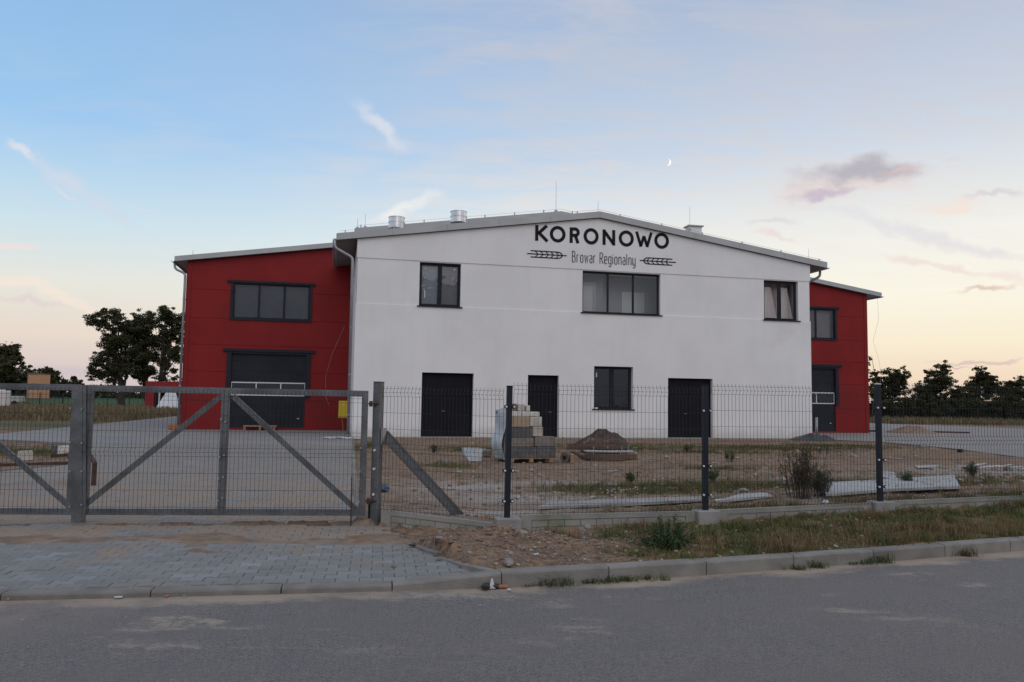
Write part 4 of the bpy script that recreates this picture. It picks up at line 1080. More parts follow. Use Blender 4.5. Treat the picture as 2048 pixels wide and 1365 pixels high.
# cover strip between the leaves, reaching down to the ground
cs_ = MB()
for u0, u1, y0, y1 in ((0,.04,-.056,-.048),(.04,.125,-.064,-.048),(.125,.165,-.056,-.048)):
    cs_.add([(-3.355+u0,y0,.075),(-3.355+u1,y0,.075),(-3.355+u1,y1,.075),(-3.355+u0,y1,.075),(-3.435+u0,y0,1.70),(-3.435+u1,y0,1.70),(-3.435+u1,y1,1.70),(-3.435+u0,y1,1.70)], [(3,2,1,0),(4,5,6,7),(0,1,5,4),(1,2,6,5),(2,3,7,6),(3,0,4,7)])
cs_.build('cover_strip', galvanised, gate)
bolt = MB().tube([(0,-.018,0),(0,0,0)], .011, 8).build('bolt', zinc, gate); fb = True
for (x, zs_) in ((-3.395,(1.42,1.02,.68,.27)),(-3.265,(1.41,1.01,.68,.29)),(-1.69,(1.31,.86,.60,.34)),(-1.64,(1.28,.88,.62,.37)),(-.02,(.98,.70,.33)),(-2.55,(.96,))):
    for z in zs_:
        o = bolt if fb else dup(bolt, gate); fb = False; o.location = (x+(.04-.05*z if x < -3 else 0), -.066 if x < -3 else -.046, z)
# hinges with their eye bolts
for z in (1.52, .33):
    q = MB(); q.tube([(.05,0,z),(.19,0,z)], .008, 6); q.tube([(.085,0,z-.035),(.085,0,z+.035)], .022, 10); q.tube([(.13,0,z),(.16,0,z)], [.022,.006], 8); q.build('hinge', rust, gate)
# drop rod near the hinge side
q = MB(); q.tube([(-.11,-.055,.04),(-.115,-.055,.62)], .009, 6); q.build('drop_rod', rust, gate)
# gate post with its raking stay
gp_ = empty('gate_post', (-1.655, 9.8, 0), R(-21), 'square galvanised gate post with a wide slanting stay behind the mesh', 'post')
def sq(q, s, z0, z1): q.box(-s,s,-s,s,z0,z1)
q = MB(); q.rbox(-.052,.052,-.052,.052,-.1,1.79,.008); q.build('post', galvanised, gp_)
q = MB(); q.rbox(-.056,.056,-.056,.056,1.79,1.80,.003); q.build('post_cap', zinc, gp_)
inv = gp_.matrix_basis.inverted()
a_ = Matrix.Rotation(R(21), 4, 'Z') @ Vector((0,0,0)); 
ab = AT(768, 868, 9.9)-Vector((-1.655,9.8,0)); bb_ = AT(926, 1040, 10.1)-Vector((-1.655,9.8,0))
Rm = Matrix.Rotation(R(21), 3, 'Z'); A_, B_ = Rm @ ab, Rm @ bb_
MB().beam(A_, B_, .05, .125, (0,0,1)).beam(A_+Vector((.0,.0,.068)), B_+Vector((0,0,.068)), .075, .008).beam(A_-Vector((.0,.0,.068)), B_-Vector((0,0,.068)), .075, .008).build('stay', galvanised, gp_)
MB().box(.055,.075,-.02,.09,1.02,1.22).build('gusset', steel_bright, gp_)
for z in (.95, .72, .41): MB().tube([(-.0,-.07,z),(-.0,-.052,z)], .016, 8).build('bolt', alu_white, gp_)
MB().box(-.16,-.06,-.05,-.02,-.02,.005).box(-.075,-.062,-.05,-.02,.0,.33).build('drip_bracket', post_m, gp_)

# ------------------------------------------------------------------ mesh fence on its plinth
fence = empty('mesh_fence', (P0.x, P0.y, 0), FD, 'dark welded mesh fence with three folds standing on a concrete plinth', 'fence')
BAY = 2.52; base = [.24,.275,.34,.40,.45]; topz = [1.76,1.82,1.88,1.94,1.99]
def clip_bolt(parent, x, z, y=-.045, proto=[None]):
    if proto[0] is None:
        b_ = MB().tube([(0,-.018,0),(0,0,0)], .012, 8).build('clip_bolt', alu_white, parent); w_ = MB().tube([(0,.0,0),(0,.01,0)], .024, 8).build('clip', post_m, b_)
        proto[0] = b_; b_.location = (x, y, z); return
    b_ = proto[0].copy(); COL.objects.link(b_); b_.parent = parent; b_.location = (x, y, z)
    for c in proto[0].children:
        d = c.copy(); COL.objects.link(d); d.parent = b_
for k in range(4):
    x = k*BAY; zb, zt = base[k], topz[k]
    ps = empty('fence_post', (x, 0, 0)); ps.parent = fence
    MB().rbox(-.031,.031,-.031,.031,zb-.02,zt-.012,.004).build('post_tube', post_m, ps)
    MB().rbox(-.034,.034,-.034,.034,zt-.014,zt,.005).build('post_cap', alu_white if k == 2 else black_paint, ps)
    lean = [.006, .002, 0, 0][k]; ps.rotation_euler = (0, lean, 0)
    for z in (zb+(.19 if k else .19), zb+.54 if k != 0 else zb+.54, zb+1.22 if k else zb+1.275):
        for sx_ in (-1, 1): clip_bolt(ps, sx_*.048, z)
    so_ = MB().rbox(-.14,.155,-.10,.10,-.25 if k < 2 else -.1,zb,.012).build('post_socket', concrete, fence); so_.location = (x, 0, 0)
rows_f = [0,.05,.10,.30,.50,.70,.75,.80,.98,1.18,1.38,1.43,1.48]
brick = None
def plinth(x0, x1, z0, z1, parent, M=None):
    """hollow cast panel: frame with pressed block courses"""
    H = .30; zt0, zt1 = z0, z1
    q = MB(); n_ = 2
    w_ = x1-x0; fr = .13
    sh = lambda x: z0+(z1-z0)*(x-x0)/w_
    def sbox(a, b, y0, y1, d0, d1):   # sheared box, d measured down from the top
        vs = [(a,y0,sh(a)-d1),(b,y0,sh(b)-d1),(b,y1,sh(b)-d1),(a,y1,sh(a)-d1),(a,y0,sh(a)-d0),(b,y0,sh(b)-d0),(b,y1,sh(b)-d0),(a,y1,sh(a)-d0)]
        return vs, [(3,2,1,0),(4,5,6,7),(0,1,5,4),(1,2,6,5),(2,3,7,6),(3,0,4,7)]
    def a_(*k): vs, fs = sbox(*k); q.add(vs, fs)
    a_(x0, x1, -.028, .03, 0, .055); a_(x0, x0+fr, -.028, .03, .055, H); a_(x1-fr, x1, -.028, .03, .055, H); a_(x0+fr, x1-fr, -.008, .03, .055, H)
    root = q.build('plinth_panel', plinth_m, parent)
    cs = .20
    for r_ in range(2):
        x = x0+fr+.006-(cs/2 if r_ else 0); d0 = .062+r_*.082
        while x < x1-fr-.02:
            a, b = max(x, x0+fr+.006), min(x+cs-.008, x1-fr-.006)
            if b-a > .03:
                qq = MB(); vs, fs = sbox(a, b, -.021, -.0075, d0, d0+.072); qq.add(vs, fs); qq.build('block', plinth_m, root)
            x += cs
    return root
for k in range(3):
    x0, x1 = k*BAY+.16, (k+1)*BAY-.145
    plinth(x0, x1, base[k]+.03-(.01 if k == 0 else .03), base[k+1]-.0+(.0 if k else .0)-(.02 if k else .01), fence)
    zb = base[k]+.045; sl = (base[k+1]-base[k])*0
    o = wiremesh(fence, BAY-.10, [zb-.0+z for z in rows_f], x0=k*BAY+.05, bends=(zb+.05, zb+.75, zb+1.43), y=-.045)
fr0 = empty('fence_return', (0,0,0)); fr0.parent = fence
ang = math.atan2(-.62, 1.62)-FD
fr0.rotation_euler = (0, 0, ang+PI)
# from the corner post towards the gate post (local +x runs to the gate)
o = wiremesh(fr0, 1.62, [.215+z for z in rows_f], x0=.05, bends=(.215+.05,.215+.75,.215+1.43), y=.03, amp=-.03, fv=lambda v: (v[0], v[1], v[2]+.012*v[0]))
pl_ = plinth(.155, 1.64, .225, .165, fr0)
for c_ in [pl_]: c_.rotation_euler = (0, 0, PI); c_.location = (1.795, 0, 0)
# note: turned round so the pressed face looks to the street
for z in (1.45,.78,.36):
    clip_bolt(fr0, -.0, z) if False else None

# ------------------------------------------------------------------ far fences (posts and mesh)
def far_fence(name, label, pts, H, sp=2.5):
    root = empty(name, (pts[0][0], pts[0][1], 0), label=label, cat='fence')
    for (a, b) in zip(pts, pts[1:]):
        a, b = Vector(a), Vector(b); L = (b-a).length; n_ = max(1, round(L/sp))
        for i in range(n_+1):
            p = a+(b-a)*i/n_-Vector(pts[0])
            MB().box(p.x-.04, p.x+.04, p.y-.04, p.y+.04, -.1, H).build('post', post_m, root)
        q = MB(); d = (b-a)
        o0 = a-Vector(pts[0]); o1 = b-Vector(pts[0])
        for z in (.1,.3,.5,.7,.9,1.1,1.3,H-.05): q.tube([(o0.x,o0.y,z),(o1.x,o1.y,z)], .005, 3, cap=False)
        nn = int(L/.1)
        for i in range(nn):
            p = o0+d*i/nn; q.tube([(p.x,p.y,.05),(p.x,p.y,H)], .004, 3, cap=False)
        q.build('mesh_panel', wire_m, root)
far_fence('boundary_fence', 'dark mesh fence along the far side of the paved side yard before the trees', [(32,85),(42.3,79.5),(47.5,75.7),(60,66)], 1.6)
far_fence('field_fence', 'thin dark mesh fence crossing the dry meadow before the green field', [(-78,86),(-60,91),(-44,96),(-28,100)], 1.6)

# ------------------------------------------------------------------ leaves, trees
def leaves(q, c, r, n, size, rr, flat=.8, tone0=0.0, tone1=1.0):
    for _ in range(n):
        while True:
            v = Vector((rr.uniform(-1,1), rr.uniform(-1,1), rr.uniform(-1,1)))
            if .25 < v.length < 1: break
        v *= (.65+.35*rr.random())
        p = Vector(c)+Vector((v.x*r[0], v.y*r[1], v.z*r[2]))
        s = size*rr.uniform(.6, 1.35)
        a = Vector((rr.gauss(0,1), rr.gauss(0,1), rr.gauss(0,1)*flat)).normalized(); b = a.cross(Vector((rr.gauss(0,1), rr.gauss(0,1), rr.gauss(0,1)))).normalized()
        tn = tone0+(tone1-tone0)*min(1, max(0, rr.random()))
        q.add([p-a*s*.5, p+b*s*.32, p+a*s*.5, p-b*s*.32], [(0,1,2,3)], tone=tn)
def tree(name, label, Y, blobs, trunks, size=.4, dens=1.0, lm=leaf_dark, group=None, cat='tree', seed=1, zg=0, nsub=7, limbs=True, grow=1.13):
    rr = random.Random(seed); k = Y/FPX
    bx = AT(trunks[0][0], 790, Y); root = empty(name, (bx.x, Y, zg), label=label, cat=cat, group=group)
    q = MB(); tr = MB(); off = Vector((bx.x, Y, zg)); cs = []
    for (px, py, r_) in blobs:
        c = AT(px, py, Y)-off; c.y = rr.uniform(-1,1)*r_*k*1.2; R_ = r_*k*grow
        cs.append((c, R_))
        m_ = max(5, int(nsub*2.0*(r_/16)**1.1))
        for _ in range(m_):
            u = Vector((rr.gauss(0,1), rr.gauss(0,1), rr.gauss(0,1))).normalized()*rr.uniform(.2,1.25)*R_
            sr = R_*rr.uniform(.25,.55); cc = c+Vector((u.x,u.y,u.z*.9))
            leaves(q, cc, (sr*rr.uniform(.9,1.4),sr,sr*rr.uniform(.55,.85)), int(dens*max(20, 26*(sr/size)**1.7)), size, rr)
        leaves(q, c, (R_*1.15,R_*1.1,R_*1.05), int(dens*9*(R_/size)**1.35), size*.9, rr)
    for (px0, px1, py1, w) in trunks:
        a = AT(px0, 800, Y)-off; a.z = -.4; a.y = rr.uniform(-.5,.5); b = AT(px1, py1, Y)-off; b.y = a.y
        m1 = a.lerp(b, .33)+Vector((rr.gauss(0,.2),0,0)); m2 = a.lerp(b, .66)+Vector((rr.gauss(0,.3),0,0)); W_ = w*k
        tr.tube([a, a+Vector((0,0,.5)), m1, m2, b], [W_*.7, W_*.55, W_*.42, W_*.28, W_*.08], 8)
        if limbs:
            for c, R_ in cs:
                if abs(c.x-a.x) < 9*k*10 and rr.random() < .85:
                    s_ = m1.lerp(b, rr.uniform(0,.6)) if c.z > m1.z else a.lerp(m1, .8)
                    mm = s_.lerp(c, .5)+Vector((0,0,-.06*(c-s_).length))
                    tr.tube([s_, mm, c], [W_*.18, W_*.11, W_*.03], 5)
    q.build('crown', lm, root); tr.build('trunk', bark, root, smooth=True)
    return root
tree('broadleaf_tree', 'tall spreading tree with a leaning left crown, nearest the red container on its left side', 105,
     [(205,640,19),(198,652,12),(235,634,18),(248,648,16),(218,668,13),(228,690,20),(250,680,22),(212,712,17),(196,728,14),(188,742,15),(200,755,13),(186,757,8),(236,720,24),(215,745,16),(233,758,14),(262,705,20),(258,740,18),(250,660,17),(222,652,10)],
     [(242,237,660,13),(240,215,720,5),(243,262,690,6)], .21, .9, seed=3, nsub=8, grow=1.13)
tree('broadleaf_tree', 'tall dense tree in the middle of the trio behind the red container', 108,
     [(284,636,18),(270,652,16),(300,648,18),(288,668,22),(306,685,20),(280,700,22),(300,720,22),(276,735,18),(302,748,16),(290,757,14),(318,668,14)],
     [(300,292,660,12),(300,275,700,6)], .21, .95, seed=5, nsub=8, grow=1.13)
tree('broadleaf_tree', 'tall tree half hidden by the left corner of the red hall', 106,
     [(335,626,17),(325,640,18),(350,640,16),(345,660,18),(328,672,20),(356,680,14),(335,700,20),(350,715,14),(325,725,16),(340,740,10),(352,758,10),(336,762,9),(362,650,12),(364,700,10),(318,760,8)],
     [(322,332,650,11),(322,345,690,5)], .21, .9, seed=8, nsub=8, grow=1.13)
# hill trees to the left
hillt = [('round olive tree cut by the left picture edge', [(2,705,24),(14,716,17),(26,722,11),(2,738,26),(18,735,13)], [(4,6,700,5)], 170, leaf_olive, .6),
 ('dark bushy tree left of the orange house', [(22,756,22),(38,760,18),(8,768,18),(30,772,20)], [(24,26,750,4)], 230, leaf_dark, .8),
 ('tree crown rising behind the orange house', [(48,744,10),(62,746,9),(76,746,9),(56,752,9)], [(60,60,745,3)], 330, leaf_dark, .9),
 ('rounded green tree right of the orange house', [(98,750,15),(110,760,12),(92,768,18),(104,774,16)], [(98,99,750,3)], 240, leaf_olive, .8),
 ('low tree sloping down beyond the gate', [(124,768,10),(136,771,8),(118,778,12)], [(126,126,768,3)], 260, leaf_dark, .8),
 ('small pointed tree above the gate post', [(148,764,8),(148,758,4),(156,770,9),(143,774,10),(165,777,8)], [(150,149,760,2)], 250, leaf_dark, .8),
 ('low dark shrub just above the gate rail', [(182,776,9),(195,779,8),(210,779,9)], [(185,185,776,2)], 240, leaf_dark, .8)]
for i, (lb, bl_, tk, Y, lm_, sz) in enumerate(hillt):
    tree('hillside_tree', lb, Y, bl_, tk, sz, 1.6, lm_, 'trees on the rise beyond the field', seed=20+i, nsub=9, limbs=False)
rt = [('thin tree peeping out beside the right corner of the red hall', [(1741,716,6),(1738,728,5),(1741,745,8),(1745,760,9),(1736,775,10)], [(1740,1741,715,3)], 84, leaf_olive, .22),
 ('bushy round tree just right of the red hall', [(1778,752,17),(1762,760,13),(1795,757,16),(1770,780,22),(1798,785,22),(1755,790,16),(1812,770,12)], [(1780,1780,745,5)], 92, leaf_dark, .28),
 ('slender pale shoot rising over the bushes', [(1806,735,6),(1811,745,7),(1818,752,6),(1760,745,6)], [(1808,1807,728,2)], 95, leaf_olive, .2),
 ('taller tree with a domed top left of the gap', [(1878,737,13),(1890,745,10),(1865,745,12),(1876,760,20),(1855,765,14),(1893,765,9),(1845,785,22),(1875,790,24)], [(1874,1876,735,5)], 90, leaf_dark, .28),
 ('low dark bushes filling the gap between the domed trees', [(1905,784,14),(1925,784,14),(1915,800,20),(1935,795,18),(1898,805,18)], [(1915,1915,780,4)], 88, leaf_dark, .28),
 ('tree with a ragged two headed top', [(1952,738,8),(1965,736,7),(1955,752,11),(1972,755,14),(1985,760,11),(1960,772,20),(1985,782,18),(1945,785,16),(1996,775,9)], [(1965,1962,735,5)], 89, leaf_dark, .28),
 ('broad dark bush cut by the right picture edge', [(2020,778,16),(2040,772,16),(2046,760,10),(2015,798,24),(2042,800,24)], [(2030,2032,770,5)], 86, leaf_dark, .28),
 ('dark shrub mass at the foot of the trees beside the red hall', [(1760,815,20),(1785,818,20),(1812,812,20),(1742,815,14)], [(1780,1780,800,4)], 86, leaf_dark, .26),
 ('dark shrub mass below the domed tree', [(1838,812,20),(1862,816,20),(1886,815,18),(1908,818,16)], [(1860,1860,800,4)], 85, leaf_dark, .26),
 ('dark shrub mass below the ragged tree', [(1932,816,18),(1955,814,20),(1980,814,20)], [(1955,1955,800,4)], 84, leaf_dark, .26),
 ('dark shrub mass in the far right corner', [(2004,816,18),(2026,818,18),(2046,820,16)], [(2020,2020,800,4)], 83, leaf_dark, .26)]
for i, (lb, bl_, tk, Y, lm_, sz) in enumerate(rt):
    tree('bushy_tree', lb, Y, bl_, tk, sz*.6, 1.0, lm_, 'trees beyond the side yard fence', seed=40+i, nsub=11, limbs=i in (1,3,5), grow=.98)
# continuous hedge line at the edge of the green field and behind the building
def hedge(name, pts, h, n, size, seed, lm=leaf_dark):
    rr = random.Random(seed); q = MB()
    for _ in range(n):
        k = rr.random()*(len(pts)-1); i = int(k); p = Vector(pts[i]).lerp(Vector(pts[i+1]), k-i)
        hh = h*(.6+.55*noise.noise((p.x*.05, p.y*.05, seed))+.25*rr.random())
        leaves(q, (p.x+rr.gauss(0,1.2), p.y+rr.gauss(0,1.5), rr.random()**1.3*hh), (size*1.6,size*1.6,size*1.2), 6, size, rr)
    return tag(q.build(name, lm), kind='stuff')
hedge('hedgerow', [(-260,262),(-150,268),(-60,275),(-10,280)], 4.2, 3800, .9, 3)
hedge('far_treeline', [(30,94),(60,97),(95,95)], 3.3, 7000, .28, 4)
# orange house far off among trees
hs = empty('orange_house', (AT(68,760,222).x, 222, 0), R(-14), 'small orange flat topped house among the trees far beyond the field', 'house')
hs.scale = (.46,.46,1.03)
MB().box(-4.3,4.2,0,8,-1,6.5).build('wall', mat('orange_render', (.50,.27,.16), None, 1, .9), hs)
MB().box(-5.6,-4.3,.5,8,-1,6.9).build('side_wing', mat('mauve_render', (.20,.14,.15), None, 1, .9), hs)
rf2 = MB().box(-4.5,4.4,-.2,8.2,6.5,6.75).build('roof', mat('house_roof', (.18,.10,.09), None, 1, .9), hs)
for x in (-2.6,.2,2.5): MB().box(x-.2,x+.2,2,2.4,6.75,7.4).build('chimney', mat('house_roof', (.18,.10,.09)), rf2)
MB().box(-1.2,.4,-.02,.02,2.6,4.0).build('window', anthracite, hs)

# ------------------------------------------------------------------ grass, weeds, gravel
def blades(name, spots, hgt, wid, mt, seed, kind='stuff', parent=None, zf=gh, spread=.05, per=9, lean=.45, tonebias=0):
    rr = random.Random(seed); q = MB()
    for (x, y, s, tb) in spots:
        for _ in range(per):
            a = rr.random()*2*PI; rad = abs(rr.gauss(0, spread)); bx, by = x+cos(a)*rad, y+sin(a)*rad
            z = zf(bx, by)-.01; h = hgt*s*rr.uniform(.45, 1.2); w = wid*rr.uniform(.6,1.3)
            th = rr.random()*2*PI; ln = h*lean*rr.uniform(.2,1.4); ox, oy = cos(th)*ln, sin(th)*ln
            wx, wy = -sin(th+rr.uniform(-.6,.6))*w, cos(th)*w
            tn = min(1, max(0, tb+rr.gauss(0,.22)))
            v = [(bx-wx,by-wy,z),(bx+wx,by+wy,z),(bx+ox*.35+wx*.75,by+oy*.35+wy*.75,z+h*.6),(bx+ox*.35-wx*.75,by+oy*.35-wy*.75,z+h*.6),(bx+ox,by+oy,z+h*(1-.25*lean))]
            q.add(v, [(0,1,2,3),(3,2,4)], tone=tn)
    return q.build(name, mt, parent, kind=kind)
rr = random.Random(11); green = []; dry = []
def verge_at(x): return ky(x)+.17, fline(x)-.06
for _ in range(620):      # clumps of differing size and kind
    x = rr.uniform(.35, 10.5); k, f = verge_at(x); y = rr.uniform(k, f); tt = (y-k)/(f-k)
    n1 = noise.noise((x*1.3, y*2.2, 3.3))
    if rr.random() > sm(.2, 2.4, x)*.85+.15 or n1 < -.32: continue
    big_ = rr.uniform(.5, 1.25)*(1.25 if tt < .35 and x > 2.2 else 1); brown = n1 > .12 if tt > .4 else n1 > -.05
    tb = rr.uniform(.05, .75); R0 = rr.uniform(.04, .13)
    for _ in range(rr.randint(4, 13)):
        xx, yy = x+rr.gauss(0, R0), y+rr.gauss(0, R0*.7)
        if yy < k-.02: continue
        (dry if (brown and rr.random() < .75) or rr.random() < .12 else green).append((xx, yy, big_*rr.uniform(.7,1.25), min(1, max(0, tb+rr.gauss(0,.1)))))
for _ in range(6500):     # short sward between them
    x = rr.uniform(.5, 10.5); k, f = verge_at(x); y = rr.uniform(k, f)
    n2 = noise.noise((x*2.1, y*3.2, 8))
    if n2 < -.05-.2*sm(.5, 3, x) or rr.random() > sm(.3, 2.6, x)+.1: continue
    (green if n2 > .12 or rr.random() < .5 else dry).append((x, y, rr.uniform(.22,.5), rr.uniform(.1,.8)))
for (cx, cy, rx_, ry_) in GRASSP:
    if cy < 40:
        for _ in range(int(260*rx_*ry_)):
            x, y = rr.gauss(cx, rx_*.62), rr.gauss(cy, ry_*.62)
            if y < fline(x)+.1 or inside(YARD_L, x, y) or inside(YARD_R, x, y): continue
            (green if rr.random() < .6 else dry).append((x, y, rr.uniform(.6,1.5), rr.random()*.7))
for _ in range(1500):    # along the inner foot of the fence
    x = rr.uniform(1.2, 11); y = fline(x)+.12+abs(rr.gauss(0,.35))
    if noise.noise((x*1.6, 0, 1)) < -.15: continue
    (dry if rr.random() < .6 else green).append((x, y, rr.uniform(.5,1.2), rr.random()))
for _ in range(5200):
    x = rr.uniform(-1.2, 13); y = rr.uniform(fline(x)+.5, 29)
    if inside(YARD_R, x, y) or inside(YARD_L, x, y): continue
    if noise.noise((x*.55, y*.4, 4))+.6*noise.noise((x*2, y*1.5, 6)) > .16: (green if rr.random() < .55 else dry).append((x, y, rr.uniform(.35,1.0), rr.random()))
for _ in range(260):
    x = rr.uniform(-17,-9.8); y = rr.uniform(18.5,25.5)
    if not inside(YARD_L, x, y): (dry if rr.random() < .5 else green).append((x, y, rr.uniform(.8,1.6), rr.random()))
blades('grass', green, .10, .0028, grass_m, 1, per=9, spread=.055, lean=.7)
blades('dry_grass', dry, .12, .0024, dry_m, 2, per=9, spread=.06, lean=.8)
# taller single tufts sticking up over the kerb edge
tall = [(rr.uniform(1.8, 9.8), 0, 0, 0) for _ in range(130)]
tall = [(x, ky(x)+.2+rr.random()*.5, rr.uniform(.9,1.7), rr.uniform(.4,1)) for x, _, _, _ in tall]
blades('tall_dry_grass', tall, .16, .002, dry_m, 5, per=20, spread=.06, lean=.6)
# meadow strips far away
mead = []
for _ in range(9000):
    y = 44+52*rr.random()**1.2; x = rr.uniform(-75, -18) if rr.random() < .99 else 0
    if abs(x/y) > .72 or inside(YARD_L, x, y) : continue
    mead.append((x, y, rr.uniform(.6,1.3), .3+.6*rr.random()))
blades('meadow_grass', mead, .42, .018, meadow_m, 6, per=7, spread=.35, lean=.35)
mead = []
for _ in range(2600):
    y = rr.uniform(66, 84); x = rr.uniform(28, 56)
    if inside(YARD_R, x, y): continue
    mead.append((x, y, rr.uniform(.5,1.3), .2+.7*rr.random()))
blades('rough_grass', mead, .5, .02, meadow_m, 7, per=7, spread=.4, lean=.4)
# tufts rooted in the joint between kerb and road
tufts = [(1085,1166,'small grass tuft with litter in it, nearest the kerb corner',.5),(1112,1160,'upright yellow green tuft at the kerb foot beside the littered one',.9),
 (1178,1158,'low wide grass tuft before the first upright kerb joint',.6),(1215,1157,'spiky tuft growing exactly at an upright kerb joint',.7),(1253,1154,'thin single tuft halfway along a kerb stone',.6),
 (1294,1152,'short tuft with dark soil round it at the kerb foot',.7),(1574,1131,'small green tuft left of the widest kerb tuft',.6),(1622,1130,'widest green grass tuft at the kerb foot',.9),
 (1712,1124,'low green tuft between the widest and the tallest kerb tuft',.6),(1752,1121,'tall dark grass tuft climbing the kerb face',1.2),(1906,1105,'dry brownish tuft at the rightmost visible kerb joint',1.0)]
for i, (px, py, lb, s) in enumerate(tufts):
    p = G(px, py); y = ky(p.x)-.03
    root = empty('grass_tuft', (p.x, y, 0), label=lb, cat='grass tuft', group='tufts at the foot of the kerb')
    sp = [(rr.gauss(0,.05+.05*s), rr.gauss(0,.012), s*rr.uniform(.6,1.2), .1+.45*rr.random()) for _ in range(7)]
    blades('blade_clump', sp, .125, .0028, grass_m if i not in (10,) else dry_m, 100+i, kind='stuff', parent=root, zf=lambda x, y: .0, per=15, spread=.035, lean=1.15)
# leafy bush on the verge
p = G(1340, 1100, .12); by = p.y+.1
bush = empty('leafy_bush', (p.x, by, gh(p.x, by)), label='dark green leafy bush growing on the verge behind the kerb', cat='bush')
q = MB(); st_ = MB(); r2 = random.Random(5)
for i in range(70):
    a = r2.random()*2*PI; R_ = .25*r2.random()**.6; top_ = Vector((cos(a)*R_*1.15, sin(a)*R_*.7, r2.uniform(.12,.36)*(1-.6*(R_/.27)**2)+.03)); b0 = Vector((cos(a)*R_*.35, sin(a)*R_*.3, 0))
    mm = b0.lerp(top_, .5)+Vector((0,0,.02)); st_.tube([b0, mm, top_], [.003,.0025,.0012], 4, cap=False)
    for j in range(11): 
        c = b0.lerp(top_, .3+.7*r2.random()); leaves(q, c, (.035,.035,.03), 4, .024, r2, tone0=.0 if r2.random() < .6 else .4)
q.build('foliage', bush_leaf, bush); st_.build('stem', bark, bush)
# tall dead weeds behind the fence
def dead_weed(px, py, h, n, lb, seed, spread=.3, Y=None, lm=weed_m):
    r2 = random.Random(seed); p = G(px, py, .2) if Y is None else AT(px, py, Y); root = empty('dry_weed', (p.x, p.y, gh(p.x, p.y)), label=lb, cat='weed')
    q = MB(); sd_ = MB()
    for i in range(n):
        a = r2.random()*2*PI; rd_ = spread*r2.random(); b0 = Vector((cos(a)*rd_*.5, sin(a)*rd_*.5, -.02)); hh = h*r2.uniform(.45,1.05); tp = b0+Vector((cos(a)*rd_*.35+r2.gauss(0,.03), sin(a)*rd_*.3, hh))
        q.tube([b0, b0.lerp(tp,.5)+Vector((r2.gauss(0,.01),0,.01)), tp], [.004,.003,.0015], 4, cap=False)
        for j in range(9):
            u = .3+.7*r2.random(); s0 = b0.lerp(tp, u); e = s0+Vector((r2.gauss(0,.03), r2.gauss(0,.03), .05+.06*r2.random()))
            q.tube([s0, e], [.002,.001], 3, cap=False); leaves(sd_, e, (.025,.025,.035), 9, .018, r2)
    q.build('stem', bark, root); sd_.build('seed_head', lm, root, kind='stuff')
dead_weed(1605, 1006, .74, 60, 'tall dead brown weed clump behind the mesh fence', 3, .42)
dead_weed(1640, 1003, .36, 34, 'shorter green based weed beside the tall dead clump', 4, .22, lm=bush_leaf)
dead_weed(1945, 968, .22, 14, 'low green weed at the end of the pale slab', 6, .12, lm=bush_leaf)
dead_weed(1815, 983, .14, 14, 'low dark weed in front of the pale slab beside the fence post', 9, .16, lm=bush_leaf)
for i, (px, py, h_, lb) in enumerate(((1262,958,.16,'small dark green weed in the soil above the white flowers'),(1425,962,.16,'small green weed right of the second fence post'),(868,893,.2,'green weed left of the wrapped block'),(1218,892,.22,'green weed tuft at the right end of the rusty formwork'),(1375,893,.2,'green weed near the wall between the mound and the right door'),(1460,908,.2,'green weed in the yard right of the second post'))):
    dead_weed(px, py, h_, 14, lb, 30+i, h_*.9, lm=bush_leaf)
# white flower heads in the yard
q = MB(); r2 = random.Random(9)
for _ in range(26):
    p = G(r2.gauss(1240,28), r2.gauss(980,8), .22); z0 = gh(p.x,p.y)
    q.rock((p.x+.01,p.y,z0+r2.uniform(.05,.12)), .012, seed=r2.random())
tag(q.build('wild_flowers', white_plastic), kind='stuff')
# stones and clods
stone_m = mat('stone', (.34,.31,.28), (.22,.19,.17), 9, .95, bump=.4, bscale=60)
clod_m = mat('clod', (.25,.17,.13), (.17,.118,.09), 9, 1, bump=.5, bscale=50)
q = MB(); q2 = MB(); r2 = random.Random(13)
for i in range(3600):
    u = r2.random()
    if u < .42: x, y = r2.gauss(.1,.75), r2.gauss(8.15,.45); 
    elif u < .62: x = r2.uniform(.3,4.5); y = r2.uniform(ky(x)+.18, fline(x)-.1)
    else: x = r2.uniform(-1.6,10); y = r2.uniform(fline(x)+.2, 17)
    if y < ky(x)+.17 or inside(APRON, x, y) and r2.random() < .8 or inside(YARD_L, x, y): continue
    s = .006+.022*r2.random()**3*(1.8 if y > 10 else 1)
    z = gh(x, y) if not inside(APRON, x, y) else PZ(y)
    (q if r2.random() < (.13 if u < .42 else .4) else q2).rock((x, y, z+s*.25), s, seed=i)
rub = MB()
for i in range(420):
    x = r2.uniform(-1.4, 13); y = r2.uniform(fline(x)+.6, 30)
    if inside(YARD_L, x, y) or inside(YARD_R, x, y) or noise.noise((x*.55, y*.55, 2)) < .02: continue
    sz_ = .025+.06*r2.random()**2; rub.rock((x, y, gh(x, y)+sz_*.2), sz_, (1.3,.9,.6), seed=i+20000)
tag(rub.build('rubble', stone_m), kind='stuff')
for i in range(60):    # crumbs on the road and the apron
    x = r2.uniform(-4,5); y = ky(x)-abs(r2.gauss(0,.5)) if r2.random() < .6 else ky(x)+.2+r2.random()*2
    if y > ky(x) and x > -.9: continue
    s = .004+.007*r2.random(); q.rock((x, y, (0 if y < ky(x) else PZ(y))+s*.4+.01), s, seed=i+9000)
tag(q.build('gravel', stone_m), kind='stuff'); tag(q2.build('soil_clods', clod_m), kind='stuff')

